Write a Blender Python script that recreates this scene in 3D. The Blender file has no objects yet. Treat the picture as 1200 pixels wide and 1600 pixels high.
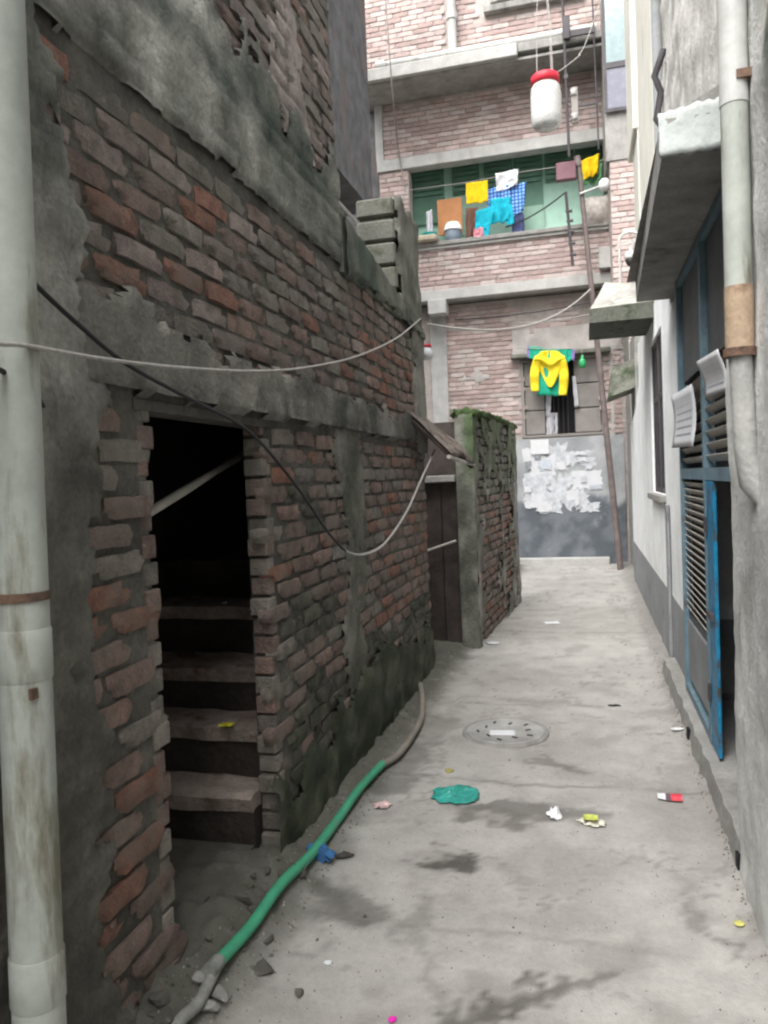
import bpy, math, random
from mathutils import Vector, Matrix, noise
random.seed(7)
R_ = math.radians
S = bpy.context.scene
COL = S.collection

# ------------------------------------------------------------------ camera
F, H = 1200.0, 1.5                       # focal length in photo pixels (1200x1600), eye height in metres
n_ = Vector((.042, 1, 48/F)); UP = -n_.normalized()
YD = Vector((315, 752-.042*315-800, F)).normalized(); YD = (YD-UP*YD.dot(UP)).normalized()
XD = YD.cross(UP)
ROT = Matrix((XD, YD, UP))               # camera (right, down, forward) -> world
def ray(u, v): return ROT @ Vector((u-600, v-800, F))
def P(u, v, ax, val):
    d = ray(u, v); k = 'xyz'.index(ax); o = Vector((0, 0, H)); t = (val-o[k])/d[k]
    return o+t*d
def pix(p):
    c = ROT.transposed() @ (Vector(p)-Vector((0, 0, H)))
    if c.z < .05: return None
    return 600+F*c.x/c.z, 800+F*c.y/c.z, c.z
cam = bpy.data.cameras.new('camera'); co = bpy.data.objects.new('camera', cam); COL.objects.link(co)
right, down, fwd = (ROT @ Vector(a) for a in ((1, 0, 0), (0, 1, 0), (0, 0, 1)))
m = Matrix((right, -down, -fwd)).transposed().to_4x4(); m.translation = (0, 0, H)
co.matrix_world = m
cam.sensor_fit = 'VERTICAL'; cam.sensor_height = 36; cam.lens = 36*F/1600
cam.clip_start = .02; cam.clip_end = 500
S.camera = co
# ------------------------------------------------------------------ sky, sun, exposure
SUN_EL, SUN_AZ = 55, 200                 # azimuth clockwise from +Y: from behind the camera, veiled by cloud
w = bpy.data.worlds.new('World'); S.world = w; w.use_nodes = True
nt = w.node_tree; bg = nt.nodes['Background']; sky = nt.nodes.new('ShaderNodeTexSky')
sky.sky_type = 'NISHITA'; sky.sun_disc = False; sky.sun_elevation = R_(SUN_EL); sky.sun_rotation = R_(SUN_AZ)
sky.air_density = 1.0; sky.dust_density = 6.0; sky.ozone_density = 1.0
hs = nt.nodes.new('ShaderNodeHueSaturation'); hs.inputs['Saturation'].default_value = .22
nt.links.new(sky.outputs[0], hs.inputs['Color']); nt.links.new(hs.outputs[0], bg.inputs[0])
bg.inputs[1].default_value = .15
sl = bpy.data.lights.new('sun', 'SUN'); sl.energy = 1.4; sl.angle = R_(60); sl.color = (1, .985, .96)
so = bpy.data.objects.new('sun', sl); COL.objects.link(so)
sd = Vector((math.sin(R_(SUN_AZ))*math.cos(R_(SUN_EL)), math.cos(R_(SUN_AZ))*math.cos(R_(SUN_EL)), math.sin(R_(SUN_EL))))
so.rotation_euler = sd.to_track_quat('Z', 'Y').to_euler(); so.location = sd*30
vs = S.view_settings; vs.view_transform = 'Standard'; vs.look = 'None'; vs.gamma = 1; vs.use_curve_mapping = False
vs.exposure = 1.42
S.render.engine = 'CYCLES'
S.cycles.max_bounces = 8
S.cycles.filter_width = 2.3

# ------------------------------------------------------------------ materials
MATS = {}
def M(name, rgb=(.5, .5, .5), rough=.85, var=.3, scale=6, bump=.4, bscale=45, attr=False, metal=0, stain=None, sthr=.55, sscale=2.5, streak=1.0, alpha=1, trans=0, spec=.3, sub=0, smear=None, salt=None):
    if name in MATS: return MATS[name]
    mt = bpy.data.materials.new(name); mt.use_nodes = True; t = mt.node_tree; N = t.nodes; L = t.links
    b = N['Principled BSDF']; b.inputs['Roughness'].default_value = rough; b.inputs['Metallic'].default_value = metal
    b.inputs['Specular IOR Level'].default_value = spec
    geo = N.new('ShaderNodeNewGeometry')
    def noi(sc, det=5, vec=None, rg=.6):
        x = N.new('ShaderNodeTexNoise'); x.inputs['Scale'].default_value = sc; x.inputs['Detail'].default_value = det; x.inputs['Roughness'].default_value = rg
        L.new(vec or geo.outputs['Position'], x.inputs['Vector']); return x.outputs['Fac']
    if attr:
        a = N.new('ShaderNodeAttribute'); a.attribute_name = 'col'; base = a.outputs['Color']
    else:
        a = N.new('ShaderNodeRGB'); a.outputs[0].default_value = (*rgb, 1); base = a.outputs[0]
    def mr(fac, lo, hi, a0=.3, a1=.7):
        x = N.new('ShaderNodeMapRange'); L.new(fac, x.inputs[0]); x.inputs[1].default_value = a0; x.inputs[2].default_value = a1; x.inputs[3].default_value = lo; x.inputs[4].default_value = hi; return x.outputs[0]
    def mulc(c, f):
        x = N.new('ShaderNodeVectorMath'); x.operation = 'SCALE'; L.new(c, x.inputs[0]); L.new(f, x.inputs['Scale']); return x.outputs[0]
    c = mulc(base, mr(noi(scale), 1-var, 1+var))
    c = mulc(c, mr(noi(scale*9, 3), 1-var*.5, 1+var*.5))
    if stain:
        vec = None
        if streak != 1:
            vm = N.new('ShaderNodeVectorMath'); vm.operation = 'MULTIPLY'; L.new(geo.outputs['Position'], vm.inputs[0]); vm.inputs[1].default_value = (1, 1, streak); vec = vm.outputs[0]
        f = mr(noi(sscale, 7, vec, .65), 0, 1, sthr, sthr+.13)
        x = N.new('ShaderNodeMix'); x.data_type = 'RGBA'; L.new(f, x.inputs['Factor']); L.new(c, x.inputs['A']); x.inputs['B'].default_value = (*stain, 1); c = x.outputs['Result']
    if salt:
        f = mr(noi(23, 7, None, .75), 0, .75, .60, .70)
        x = N.new('ShaderNodeMix'); x.data_type = 'RGBA'; L.new(f, x.inputs['Factor']); L.new(c, x.inputs['A']); x.inputs['B'].default_value = (*salt, 1); c = x.outputs['Result']
    if smear:
        f = mr(noi(4.2, 8, None, .7), 0, smear[1], .46, .62)
        x = N.new('ShaderNodeMix'); x.data_type = 'RGBA'; L.new(f, x.inputs['Factor']); L.new(c, x.inputs['A']); x.inputs['B'].default_value = (*smear[0], 1); c = x.outputs['Result']
    L.new(c, b.inputs['Base Color'])
    if bump:
        bm_ = N.new('ShaderNodeBump'); bm_.inputs['Strength'].default_value = bump; bm_.inputs['Distance'].default_value = .01
        L.new(noi(bscale, 6), bm_.inputs['Height']); L.new(bm_.outputs[0], b.inputs['Normal'])
    if trans: b.inputs['Transmission Weight'].default_value = trans
    if alpha < 1: b.inputs['Alpha'].default_value = alpha
    if sub: b.inputs['Subsurface Weight'].default_value = sub; b.inputs['Subsurface Radius'].default_value = (.02, .02, .02)
    rv = mr(noi(scale*2), max(.05, rough-.12), min(1, rough+.1)); L.new(rv, b.inputs['Roughness'])
    MATS[name] = mt; return mt
m_brick = M('weathered_brick', attr=True, var=.38, scale=18, bump=1.0, bscale=95, rough=.92, stain=(.075, .07, .06), sthr=.60, sscale=11, smear=((.18, .162, .138), .6), salt=(.30, .28, .25))
m_brickfar = M('pale_brick', attr=True, var=.15, scale=10, bump=.3, bscale=60, rough=.9)
m_mortar = M('old_mortar', (.10, .095, .082), var=.4, bump=1.0, bscale=60, stain=(.05, .048, .04), sthr=.52)
m_mortarpale = M('pale_mortar', (.42, .375, .35), var=.2, bump=.4)
m_plaster = M('aged_plaster', attr=True, var=.34, scale=7, bump=.9, bscale=48, rough=.93, stain=(.085, .085, .073), sthr=.58, sscale=4.5, streak=.5)
m_render = M('grey_render', attr=True, var=.2, scale=5, bump=.6, bscale=45, rough=.92, stain=(.27, .27, .25), sthr=.58, sscale=3, streak=.4)
m_conc = M('grey_concrete', (.27, .265, .25), var=.25, bump=.5, bscale=40, stain=(.12, .12, .11), sthr=.56, sscale=2, streak=.35)
m_concdark = M('mossy_concrete', (.17, .175, .145), var=.4, bump=.7, bscale=35, stain=(.06, .08, .042), sthr=.52, sscale=5)
m_concpale = M('pale_concrete', (.43, .425, .41), var=.15, bump=.3, stain=(.30, .28, .26), sthr=.58, sscale=2, streak=.3)
m_floor = M('cement_floor', attr=True, var=.13, scale=5, bump=.5, bscale=110, rough=.85, stain=(.24, .232, .218), sthr=.61, sscale=7)
m_ground = M('ground_earth', (.22, .2, .17), var=.2)
m_white = M('white_paint', (.80, .82, .82), var=.12, scale=3, bump=.25, stain=(.52, .52, .50), sthr=.58, sscale=1.6, streak=.3)
m_cream = M('cream_paint', (.66, .65, .58), var=.1, scale=3, bump=.2, stain=(.42, .41, .37), sthr=.58, sscale=2, streak=.25)
m_dado = M('grey_dado_paint', (.25, .26, .265), var=.18, scale=4, bump=.3, stain=(.14, .14, .14), sthr=.58, sscale=3)
m_bluedado = M('blue_grey_dado', (.20, .22, .245), var=.3, scale=4, bump=.3, stain=(.36, .37, .38), sthr=.6, sscale=4)
m_pvc = M('old_white_pvc', (.36, .385, .35), rough=.55, var=.14, scale=4, bump=.12, stain=(.16, .15, .11), sthr=.52, sscale=9, streak=.22)
m_pvcwhite = M('white_pvc', (.45, .455, .44), rough=.5, var=.14, scale=4, bump=.08, stain=(.27, .255, .22), sthr=.56, sscale=10, streak=.15)
m_rust = M('rusty_metal', (.16, .10, .07), rough=.8, var=.4, scale=14, bump=.5, stain=(.05, .035, .03), sthr=.5, sscale=9)
m_iron = M('dark_iron', (.07, .065, .07), rough=.6, var=.3, bump=.2, metal=.3)
m_polerust = M('rust_brown_pole', (.15, .12, .115), rough=.7, var=.3, scale=8, bump=.3)
m_black = M('black_cable', (.025, .025, .028), rough=.6, var=.2, bump=.1)
m_cord = M('grey_white_cord', (.40, .38, .36), rough=.9, var=.2, scale=40, bump=.5, bscale=300)
m_hose = M('green_plastic_hose', (.05, .30, .17), rough=.45, var=.15, scale=10, bump=.1, stain=(.14, .24, .17), sthr=.6, sscale=7)
m_hosegrey = M('faded_hose', (.22, .20, .17), rough=.7, var=.25, bump=.2, stain=(.2, .10, .09), sthr=.6, sscale=6)
m_bluerag = M('blue_rag', (.04, .13, .30), rough=.9, var=.3, scale=20)
m_stairshade = M('shade_dark_brick', (.045, .037, .033), var=.4, bump=.7)  # stairwell shade put into the colour, for risers and last tread
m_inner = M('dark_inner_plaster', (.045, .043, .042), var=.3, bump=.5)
m_tread = M('worn_step_cement', (.33, .275, .24), var=.35, scale=9, bump=.8, stain=(.16, .09, .065), sthr=.52, sscale=6)
m_blue = M('bright_blue_paint', (.012, .19, .36), rough=.5, var=.2, scale=6, bump=.2, stain=(.06, .055, .055), sthr=.50, sscale=11)
m_greyblue = M('grey_blue_paint', (.13, .205, .25), rough=.55, var=.2, scale=7, bump=.2, stain=(.09, .09, .09), sthr=.6, sscale=6)
m_gatedark = M('dark_grey_gate_sheet', (.09, .10, .105), rough=.6, var=.25, scale=5, bump=.2)
m_slat = M('pale_louvre_slat', (.42, .40, .36), rough=.6, var=.15, scale=8, bump=.15)
m_paper = M('paper', (.62, .63, .65), rough=.9, var=.06, scale=9, bump=.1)
m_print = M('faint_print', (.33, .35, .40), rough=.9, var=.2)
m_glass = M('reflective_glass', (.20, .25, .25), rough=.06, var=.08, bump=0, metal=.75, spec=.8)
m_dim = M('dim_glass', (.15, .155, .20), rough=.25, var=.1, bump=0, spec=.6)
m_greenwall = M('mint_green_paint', (.46, .70, .58), rough=.7, var=.08, bump=.1)
m_greendark = M('dark_green_paint', (.14, .27, .20), rough=.6, var=.15, bump=.1)
m_shutter = M('grey_brown_shutter', (.26, .24, .225), rough=.7, var=.15, scale=5, bump=.2)
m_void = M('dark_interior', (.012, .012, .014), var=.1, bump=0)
m_tin = M('rusty_tin_sheet', (.14, .12, .105), rough=.75, var=.35, scale=12, bump=.3, stain=(.06, .04, .03), sthr=.5, sscale=8)
m_greyhouse = M('slate_grey_plaster', (.115, .115, .12), var=.4, scale=6, bump=.6, stain=(.15, .12, .11), sthr=.53, sscale=3, streak=.6)
m_wood = M('dark_wood', (.05, .04, .035), rough=.8, var=.4, scale=9, bump=.4)
m_rubble = M('rubble', (.10, .094, .082), var=.4, scale=10, bump=.8, stain=(.07, .065, .055), sthr=.52, sscale=6)
def fab(name, rgb, **k): return M(name, rgb, rough=.95, var=k.pop('var', .12), scale=14, bump=.25, bscale=220, **k)

# ------------------------------------------------------------------ mesh builder
class MB:
    def __init__(s): s.v = []; s.f = []; s.c = []; s.cur = (1, 1, 1)
    def add(s, vs_, fs, cs=None):
        o = len(s.v); s.v += [tuple(a) for a in vs_]; s.f += [tuple(i+o for i in f) for f in fs]
        s.c += list(cs) if cs else [s.cur]*len(vs_)
        return s
    def box(s, a, b, ch=0.0, mat=None):
        (x0, y0, z0), (x1, y1, z1) = a, b
        if ch <= 0:
            v = [(x, y, z) for z in (z0, z1) for y in (y0, y1) for x in (x0, x1)]
            f = [(0, 2, 3, 1), (4, 5, 7, 6), (0, 1, 5, 4), (2, 6, 7, 3), (0, 4, 6, 2), (1, 3, 7, 5)]
        else:
            v = []; idx = {}
            for k in range(8):
                sx, sy, sz = k & 1, k >> 1 & 1, k >> 2 & 1
                p = (x1 if sx else x0, y1 if sy else y0, z1 if sz else z0)
                d = (-ch if sx else ch, -ch if sy else ch, -ch if sz else ch)
                for ax in range(3):       # vertex that stays on face ax
                    q = [p[i]+(0 if i == ax else d[i]) for i in range(3)]
                    idx[k, ax] = len(v); v.append(tuple(q))
            f = []
            for ax in range(3):
                o1, o2 = (ax+1) % 3, (ax+2) % 3
                for sd_ in (0, 1):
                    ks = [(sd_ << ax) | (i << o1) | (j << o2) for i, j in ((0, 0), (1, 0), (1, 1), (0, 1))]
                    q = [idx[k, ax] for k in ks]; f.append(tuple(q if sd_ else q[::-1]))
            for ax in range(3):
                o1, o2 = (ax+1) % 3, (ax+2) % 3
                for i in (0, 1):
                    for j in (0, 1):
                        k0 = (i << o1) | (j << o2); k1 = k0 | (1 << ax)
                        q = (idx[k0, o1], idx[k0, o2], idx[k1, o2], idx[k1, o1])
                        f.append(q if (i ^ j) else q[::-1])
            for k in range(8):
                q = (idx[k, 0], idx[k, 1], idx[k, 2]); f.append(q if bin(k).count('1') % 2 else q[::-1])
        if mat: v = [mat @ Vector(p) for p in v]
        return s.add(v, f)
    def tube(s, path, r, n=10, cap=True):
        pts = [Vector(p) for p in path]; rs = r if isinstance(r, (list, tuple)) else [r]*len(pts)
        t0 = (pts[1]-pts[0]).normalized(); nn = t0.orthogonal().normalized(); vv = []; ff = []
        for i, p in enumerate(pts):
            t = (pts[min(i+1, len(pts)-1)]-pts[max(i-1, 0)]).normalized()
            nn = (nn-t*nn.dot(t)).normalized(); bb = t.cross(nn)
            for k in range(n):
                a = 2*math.pi*k/n; vv.append(p+(nn*math.cos(a)+bb*math.sin(a))*rs[i])
        for i in range(len(pts)-1):
            for k in range(n):
                a, b = i*n+k, i*n+(k+1) % n; ff.append((a, b, b+n, a+n))
        if cap:
            for st, rv in ((0, True), ((len(pts)-1)*n, False)):
                o_ = len(vv); vv += vv[st:st+n]; q = tuple(range(o_, o_+n)); ff.append(q[::-1] if rv else q)
        return s.add(vv, ff)
    def lathe(s, prof, c=(0, 0, 0), n=24):
        vv = []; ff = []; c = Vector(c)
        for r, z in prof:
            for k in range(n):
                a = 2*math.pi*k/n; vv.append(c+Vector((r*math.cos(a), r*math.sin(a), z)))
        for i in range(len(prof)-1):
            for k in range(n):
                a, b = i*n+k, i*n+(k+1) % n; ff.append((a, b, b+n, a+n))
        ff.append(tuple(range(n))[::-1]); ff.append(tuple(range((len(prof)-1)*n, len(prof)*n)))
        return s.add(vv, ff)
    def prism(s, poly, d):                # closed 3D polygon pushed along d
        d = Vector(d); a = [Vector(p) for p in poly]; n = len(a)
        f = [tuple(range(n)), tuple(range(2*n-1, n-1, -1))]+[(i, i+n, (i+1) % n+n, (i+1) % n) for i in range(n)]
        return s.add(a+[p+d for p in a], f)
    def grid(s, fn, nu, nv, thick=0.0, cfn=None):   # fn(a,b)->point, a,b in 0..1 ; optional thickness vector magnitude along normal
        pts = [[Vector(fn(i/nu, j/nv)) for i in range(nu+1)] for j in range(nv+1)]
        vv = [p for r in pts for p in r]; W_ = nu+1
        ff = [(j*W_+i, j*W_+i+1, (j+1)*W_+i+1, (j+1)*W_+i) for j in range(nv) for i in range(nu)]
        cs = [cfn(i/nu, j/nv) for j in range(nv+1) for i in range(nu+1)] if cfn else None
        if thick:
            N_ = len(vv); back = []
            for j in range(nv+1):
                for i in range(nu+1):
                    a = pts[j][min(i+1, nu)]-pts[j][max(i-1, 0)]; b = pts[min(j+1, nv)][i]-pts[max(j-1, 0)][i]
                    back.append(pts[j][i]-a.cross(b).normalized()*thick)
            ff = ff+[tuple(N_+k for k in f[::-1]) for f in ff]
            ed = [j*W_ for j in range(nv, 0, -1)]+[i for i in range(nu)]+[j*W_+nu for j in range(nv)]+[nv*W_+i for i in range(nu, 0, -1)]
            ff += [(ed[k], ed[k]+N_, ed[(k+1) % len(ed)]+N_, ed[(k+1) % len(ed)]) for k in range(len(ed))]
            vv = vv+back; cs = cs+cs if cs else None
        return s.add(vv, ff, cs)
    def obj(s, name, mat, parent=None, smooth=False, col=False):
        me = bpy.data.meshes.new(name); me.from_pydata(s.v, [], s.f); me.materials.append(mat)
        if col:
            at = me.color_attributes.new('col', 'FLOAT_COLOR', 'POINT')
            at.data.foreach_set('color', [x for c in s.c for x in (*c, 1)])
        if smooth: me.polygons.foreach_set('use_smooth', [True]*len(me.polygons))
        me.update(); o = bpy.data.objects.new(name, me); COL.objects.link(o)
        if parent: o.parent = parent; o.matrix_parent_inverse = parent_inv(parent)
        return o
def world(p): return p.matrix_basis.copy() if not p.parent else world(p.parent) @ p.matrix_parent_inverse @ p.matrix_basis
def parent_inv(p): return world(p).inverted()
def tag(o, label=None, cat=None, group=None, kind=None):
    for k, v in (('label', label), ('category', cat), ('group', group), ('kind', kind)):
        if v: o[k] = v
    return o
def thing(name, label, cat, loc=(0, 0, 0), group=None):
    o = bpy.data.objects.new(name, None); o.empty_display_size = .1; COL.objects.link(o); o.location = loc
    return tag(o, label, cat, group)
def box(name, a, b, mat, parent=None, ch=0.0): return MB().box(a, b, ch).obj(name, mat, parent)
def nz(x, y, z=0, sc=1): return noise.noise(Vector((x*sc, y*sc, z*sc)))
def fb(x, y, z=0, sc=1, o=4): return noise.fractal(Vector((x*sc, y*sc, z*sc)), .8, 2.1, o)
def mix(a, b, t): return tuple(p+(q-p)*t for p, q in zip(a, b))
def sm(a, b, x): t = max(0, min(1, (x-a)/(b-a))); return t*t*(3-2*t)

# ------------------------------------------------------------------ brick factory
BL, BH, JT = .245, .066, .012            # brick face length, height, joint
PAL = {'red': [(.215, .112, .082), (.195, .108, .083), (.24, .125, .092), (.205, .098, .07)], 'dull': [(.19, .137, .118), (.17, .13, .115), (.21, .145, .122), (.155, .11, .095)],
       'grey': [(.195, .178, .154), (.165, .152, .134), (.215, .197, .17), (.145, .134, .117)], 'pinkgrey': [(.24, .19, .172), (.26, .215, .197), (.215, .175, .16), (.19, .155, .142)],
       'sootmoss': [(.06, .064, .046), (.05, .056, .038), (.075, .074, .058)], 'moss': [(.13, .135, .11), (.11, .118, .09), (.155, .155, .13)], 'pale': [(.455, .36, .337), (.48, .40, .377), (.43, .33, .31), (.495, .425, .405), (.415, .32, .297)]}
def brick_verts(L, Hh, depth, seed, rough=.006):
    rnd = random.Random(seed); nu, nv = 5, 2; v = []
    for j in range(nv+1):
        for i in range(nu+1):
            x = (i/nu-.5)*L; z = (j/nv-.5)*Hh; y = rnd.uniform(-rough, rough)*.5
            ei, ej = i in (0, nu), j in (0, nv)
            if ei: x -= math.copysign(rnd.uniform(0, rough), x); y += rough*.3
            if ej: z -= math.copysign(rnd.uniform(0, rough*.7), z); y += rough*.35
            if ei and ej: x *= 1-rough; z *= 1-rough*4; y += rnd.choice((0, .3, 1))*rough
            if rough > .004 and (seed % 3 == 0 and ei and j == 0 and i == 0 or seed % 4 == 1 and i == nu and j == nv): x *= .90; z *= .7; y += .016
            v.append((x, y, z))
    W_ = nu+1; f = [(j*W_+i, j*W_+i+1, (j+1)*W_+i+1, (j+1)*W_+i) for j in range(nv) for i in range(nu)]
    ed = [i for i in range(nu)]+[j*W_+nu for j in range(nv)]+[nv*W_+i for i in range(nu, 0, -1)]+[j*W_ for j in range(nv, 0, -1)]
    o = len(v); k = len(ed)
    for e in ed: v.append(v[e])
    for e in ed: x, y, z = v[e]; v.append((x, depth, z))
    f += [(o+a, o+k+a, o+k+(a+1) % k, o+(a+1) % k) for a in range(k)]
    return v, f
VAR = {}
def brick_mesh(kind, L, rough, tone):
    i = random.randrange(5); key = (kind, L, i, tone)
    if key not in VAR:
        v, f = brick_verts(L, BH, .045, hash((L, i)) & 255, rough); c = PAL[kind][tone % len(PAL[kind])]
        k = random.uniform(.85, 1.15); b = MB(); b.cur = tuple(x*k for x in c); b.add(v, f)
        me = bpy.data.meshes.new('brick'); me.from_pydata(b.v, [], b.f); me.polygons.foreach_set('use_smooth', [rough > .004]*len(me.polygons))
        me.color_attributes.new('col', 'FLOAT_COLOR', 'POINT').data.foreach_set('color', [x for c_ in b.c for x in (*c_, 1)])
        VAR[key] = (me, b)
    return VAR[key]
def lay_bricks(owner, mat, rotz, fix, u0, u1, z0, z1, kindfn, limit=300, rough=.006, jit=.003, wob=0.0):
    """lay a running bond on a vertical face: fix = coordinate of the face plane, rotz 0 faces -Y, 90 faces +X, -90 faces -X."""
    items = []; rows = int((z1-z0)/(BH+JT))
    for r in range(rows):
        z = z0+(r+.5)*(BH+JT); off = (r % 2)*.5*(BL+JT)+random.uniform(-.02, .02); u = u0-off+random.uniform(-.03, .03)
        while u < u1:
            a, b = max(u, u0), min(u+BL, u1); u += BL+JT
            L = b-a
            if L < .06: continue
            La = L; L = BL if L > .2 else (.18 if L > .15 else .115 if L > .1 else .065)
            c = (a+b)/2; zz = z+wob*nz(c, z, 3, 1.3)
            kd = kindfn(c, zz)
            if kd: items.append((c, zz, L, kd, La/L))
    def pos(c, z, d=0):
        return (c, fix+d, z) if rotz == 0 else ((fix-d, c, z) if rotz == 90 else (fix+d, c, z))
    def vis(it):
        p = pix(pos(it[0], it[1]))
        if not p: return 1e6
        return p[2]+(50 if not (-60 < p[0] < 1260 and -60 < p[1] < 1660) else 0)
    items.sort(key=vis); rest = MB()
    q0 = Matrix.Rotation(R_(rotz), 4, 'Z')
    for n, (c, z, L, kd, sx_) in enumerate(items):
        me, b = brick_mesh(kd, L, rough, random.randrange(5))
        T = Matrix.Translation(pos(c, z, random.uniform(-jit, jit))) @ q0 @ Matrix.Rotation(random.gauss(0, .012), 4, 'Y') @ Matrix.Rotation(random.gauss(0, .015), 4, 'Z')
        T = T @ Matrix.Diagonal((sx_*random.uniform(.98, 1.025), 1, random.uniform(.96, 1.08), 1))
        if n < limit:
            if not me.materials: me.materials.append(mat)
            o = bpy.data.objects.new('brick', me); COL.objects.link(o); o.matrix_world = T; o.parent = owner; o.matrix_parent_inverse = parent_inv(owner)
        else: rest.add([T @ Vector(p) for p in b.v], b.f, b.c)
    if rest.v: tag(rest.obj('brickwork', mat, owner, rough > .004, col=True), kind='stuff')
def plaster(name, owner, mat, rotz, fix, u0, u1, z0, z1, mask, colfn, res=.025, thick=.02, rough=.006, smooth=True, ghost=0.0):
    nu, nv = int((u1-u0)/res), int((z1-z0)/res); idx = {}; b = MB()
    vals = {}
    for j in range(nv+1):
        for i in range(nu+1):
            u = u0+(u1-u0)*i/nu; z = z0+(z1-z0)*j/nv; vals[i, j] = (mask(u, z), u, z)
    def vid(i, j):
        if (i, j) in idx: return idx[i, j]
        mk, u, z = vals[i, j]; d = -(-.016+thick*sm(0, .06, mk)+.016*sm(0, .03, mk)+rough*fb(u, z, fix, 9, 4)+rough*1.3*fb(u, z, fix, 2.2, 3))
        cc_ = colfn(u, z, mk)
        if ghost:                                           # the courses of brick telling through thin plaster
            r_ = z/(BH+JT)+.15*nz(u, z, 4, 2); k_ = math.floor(r_); du = (u/(BL+JT)+.5*(k_ % 2)) % 1
            gl = max(sm(.16, .03, min(r_-k_, k_+1-r_)), sm(.06, .012, min(du, 1-du)))*ghost*sm(-.25, .3, fb(u, z, 17, 1.3, 4)+.12)
            d += .012*gl; cc_ = mix(cc_, tuple(c*.45 for c in cc_), gl*.8)
        p = (u, fix+d, z) if rotz == 0 else ((fix-d, u, z) if rotz == 90 else (fix+d, u, z))
        idx[i, j] = len(b.v); b.v.append(p); b.c.append(cc_); return idx[i, j]
    for j in range(nv):
        for i in range(nu):
            if min(vals[i, j][0], vals[i+1, j][0], vals[i, j+1][0], vals[i+1, j+1][0]) > 0:
                q = (vid(i, j), vid(i+1, j), vid(i+1, j+1), vid(i, j+1)); b.f.append(q if rotz != -90 else q[::-1])
    return b.obj(name, mat, owner, smooth, True)

# ================================================================== SETTING: ground and alley floor
tag(box('ground', (-60, -60, -.3), (60, 60, -.08), m_ground), kind='structure')
STAINS = [(700, 1345, .16, .07, .85), (545, 1420, .12, .16, .6), (800, 1268, .35, .09, .6), (860, 1195, .14, .08, .5), (610, 1225, .15, .16, .55),
          (640, 1180, .14, .4, .45), (540, 1345, .06, .03, .8), (690, 1130, .12, .4, .3), (800, 1565, .14, .02, .75), (900, 1535, .13, .02, .6), (640, 1440, .05, .2, .3), (1100, 1440, .03, .22, .45), (720, 1590, .16, .03, .6)]
ST = [(P(u, v, 'z', 0), a, b, k) for u, v, a, b, k in STAINS]
def floor_pt(x, y):
    e = sm(-.98, -1.2, x)                                   # dirt heaped against the left wall
    z = .012*fb(x, y, 0, 1.6, 4)+.004*fb(x, y, 0, 9, 3)
    z += e*(.05+.07*sm(2.95, 2.5, y)*sm(1.2, 1.7, y)+.03*fb(x, y, 3, 11, 5)*sm(3.3, 2.6, y)+.02*fb(x, y, 3, 7, 3))
    z += .03*sm(.42, .56, x)*(1+.5*fb(x, y, 5, 5, 3))
    return z
SEG = [((690, 1608), (800, 1572), .035, .75), ((800, 1572), (880, 1545), .03, .7), ((880, 1545), (958, 1518), .02, .6), ((1075, 1420), (1110, 1462), .02, .45), ((1110, 1462), (1165, 1482), .02, .45), ((500, 1385), (560, 1435), .06, .7), ((790, 1262), (930, 1275), .06, .55), ((640, 1440), (690, 1560), .03, .3)]
SEG = [(P(*a, 'z', 0), P(*b, 'z', 0), w_, k) for a, b, w_, k in SEG]
def floor_col(x, y):
    base = mix((.375, .364, .342), (.315, .304, .283), sm(-.2, .5, fb(x, y, 7, 1.1, 5)))
    base = mix(base, (.27, .258, .238), .75*sm(.1, .7, fb(x, y, 2, 4, 5)))
    d = 0
    for p, a, b, k in ST:
        wx, wy = x+.10*fb(x, y, 1, 7, 5), y+.14*fb(x, y, 4, 6, 5)
        q = math.hypot((wx-p.x)/a, (wy-p.y)/b)
        if q < 1.5: d = max(d, k*sm(1.15, .55, q))
    for a_, b_, w_, k in SEG:
        wx, wy = x+.04*fb(x, y, 1, 9, 5), y+.04*fb(x, y, 4, 9, 5); ex, ey = b_.x-a_.x, b_.y-a_.y
        t_ = max(0, min(1, ((wx-a_.x)*ex+(wy-a_.y)*ey)/(ex*ex+ey*ey))); q = math.hypot(wx-a_.x-t_*ex, wy-a_.y-t_*ey)
        if q < w_*1.5: d = max(d, k*sm(w_*1.3, w_*.4, q))
    base = mix(base, (.085, .08, .072), min(1, d*1.1))
    base = mix(base, (.075, .075, .058), .9*sm(-.92+.09*fb(x, y, 8, 5, 4), -1.12, x))
    base = mix(base, (.16, .15, .14), .55*sm(.40+.05*fb(x, y, 9, 4, 4), .54, x))
    ck = abs(fb(x*1.0, y*1.0, 12, 1.3, 5)); base = mix(base, (.17, .16, .15), .5*sm(.022, .004, ck))
    for jy, k in ((5.02, .5), (3.72, .6), (2.45, .35), (7.4, .4)):
        base = mix(base, (.13, .125, .115), k*sm(.022, .006, abs(y-jy-.05*fb(x, jy, 3, 1.2, 4)-.02*fb(x, jy, 5, 9, 3)))*sm(-.35, .1, fb(x, jy, 8, 2, 3)+.1))
    return base
ys = [-4+i*.4 for i in range(12)]; y = .8
while y < 13.4: ys.append(y); y += .022 if y < 5 else .045 if y < 8 else .12
xs = [-1.5+2.2*i/96 for i in range(97)]
b = MB()
b.v = [(x, y, floor_pt(x, y)) for y in ys for x in xs]; b.c = [floor_col(x, y) for y in ys for x in xs]
W_ = len(xs); b.f = [(j*W_+i, j*W_+i+1, (j+1)*W_+i+1, (j+1)*W_+i) for j in range(len(ys)-1) for i in range(W_-1)]
o = b.obj('alley_floor', m_floor, None, True, True); tag(o, kind='structure')
tag(box('side_yard', (-9, 5.9, -.079), (-1.45, 14, -.02), m_conc), kind='structure')

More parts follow.
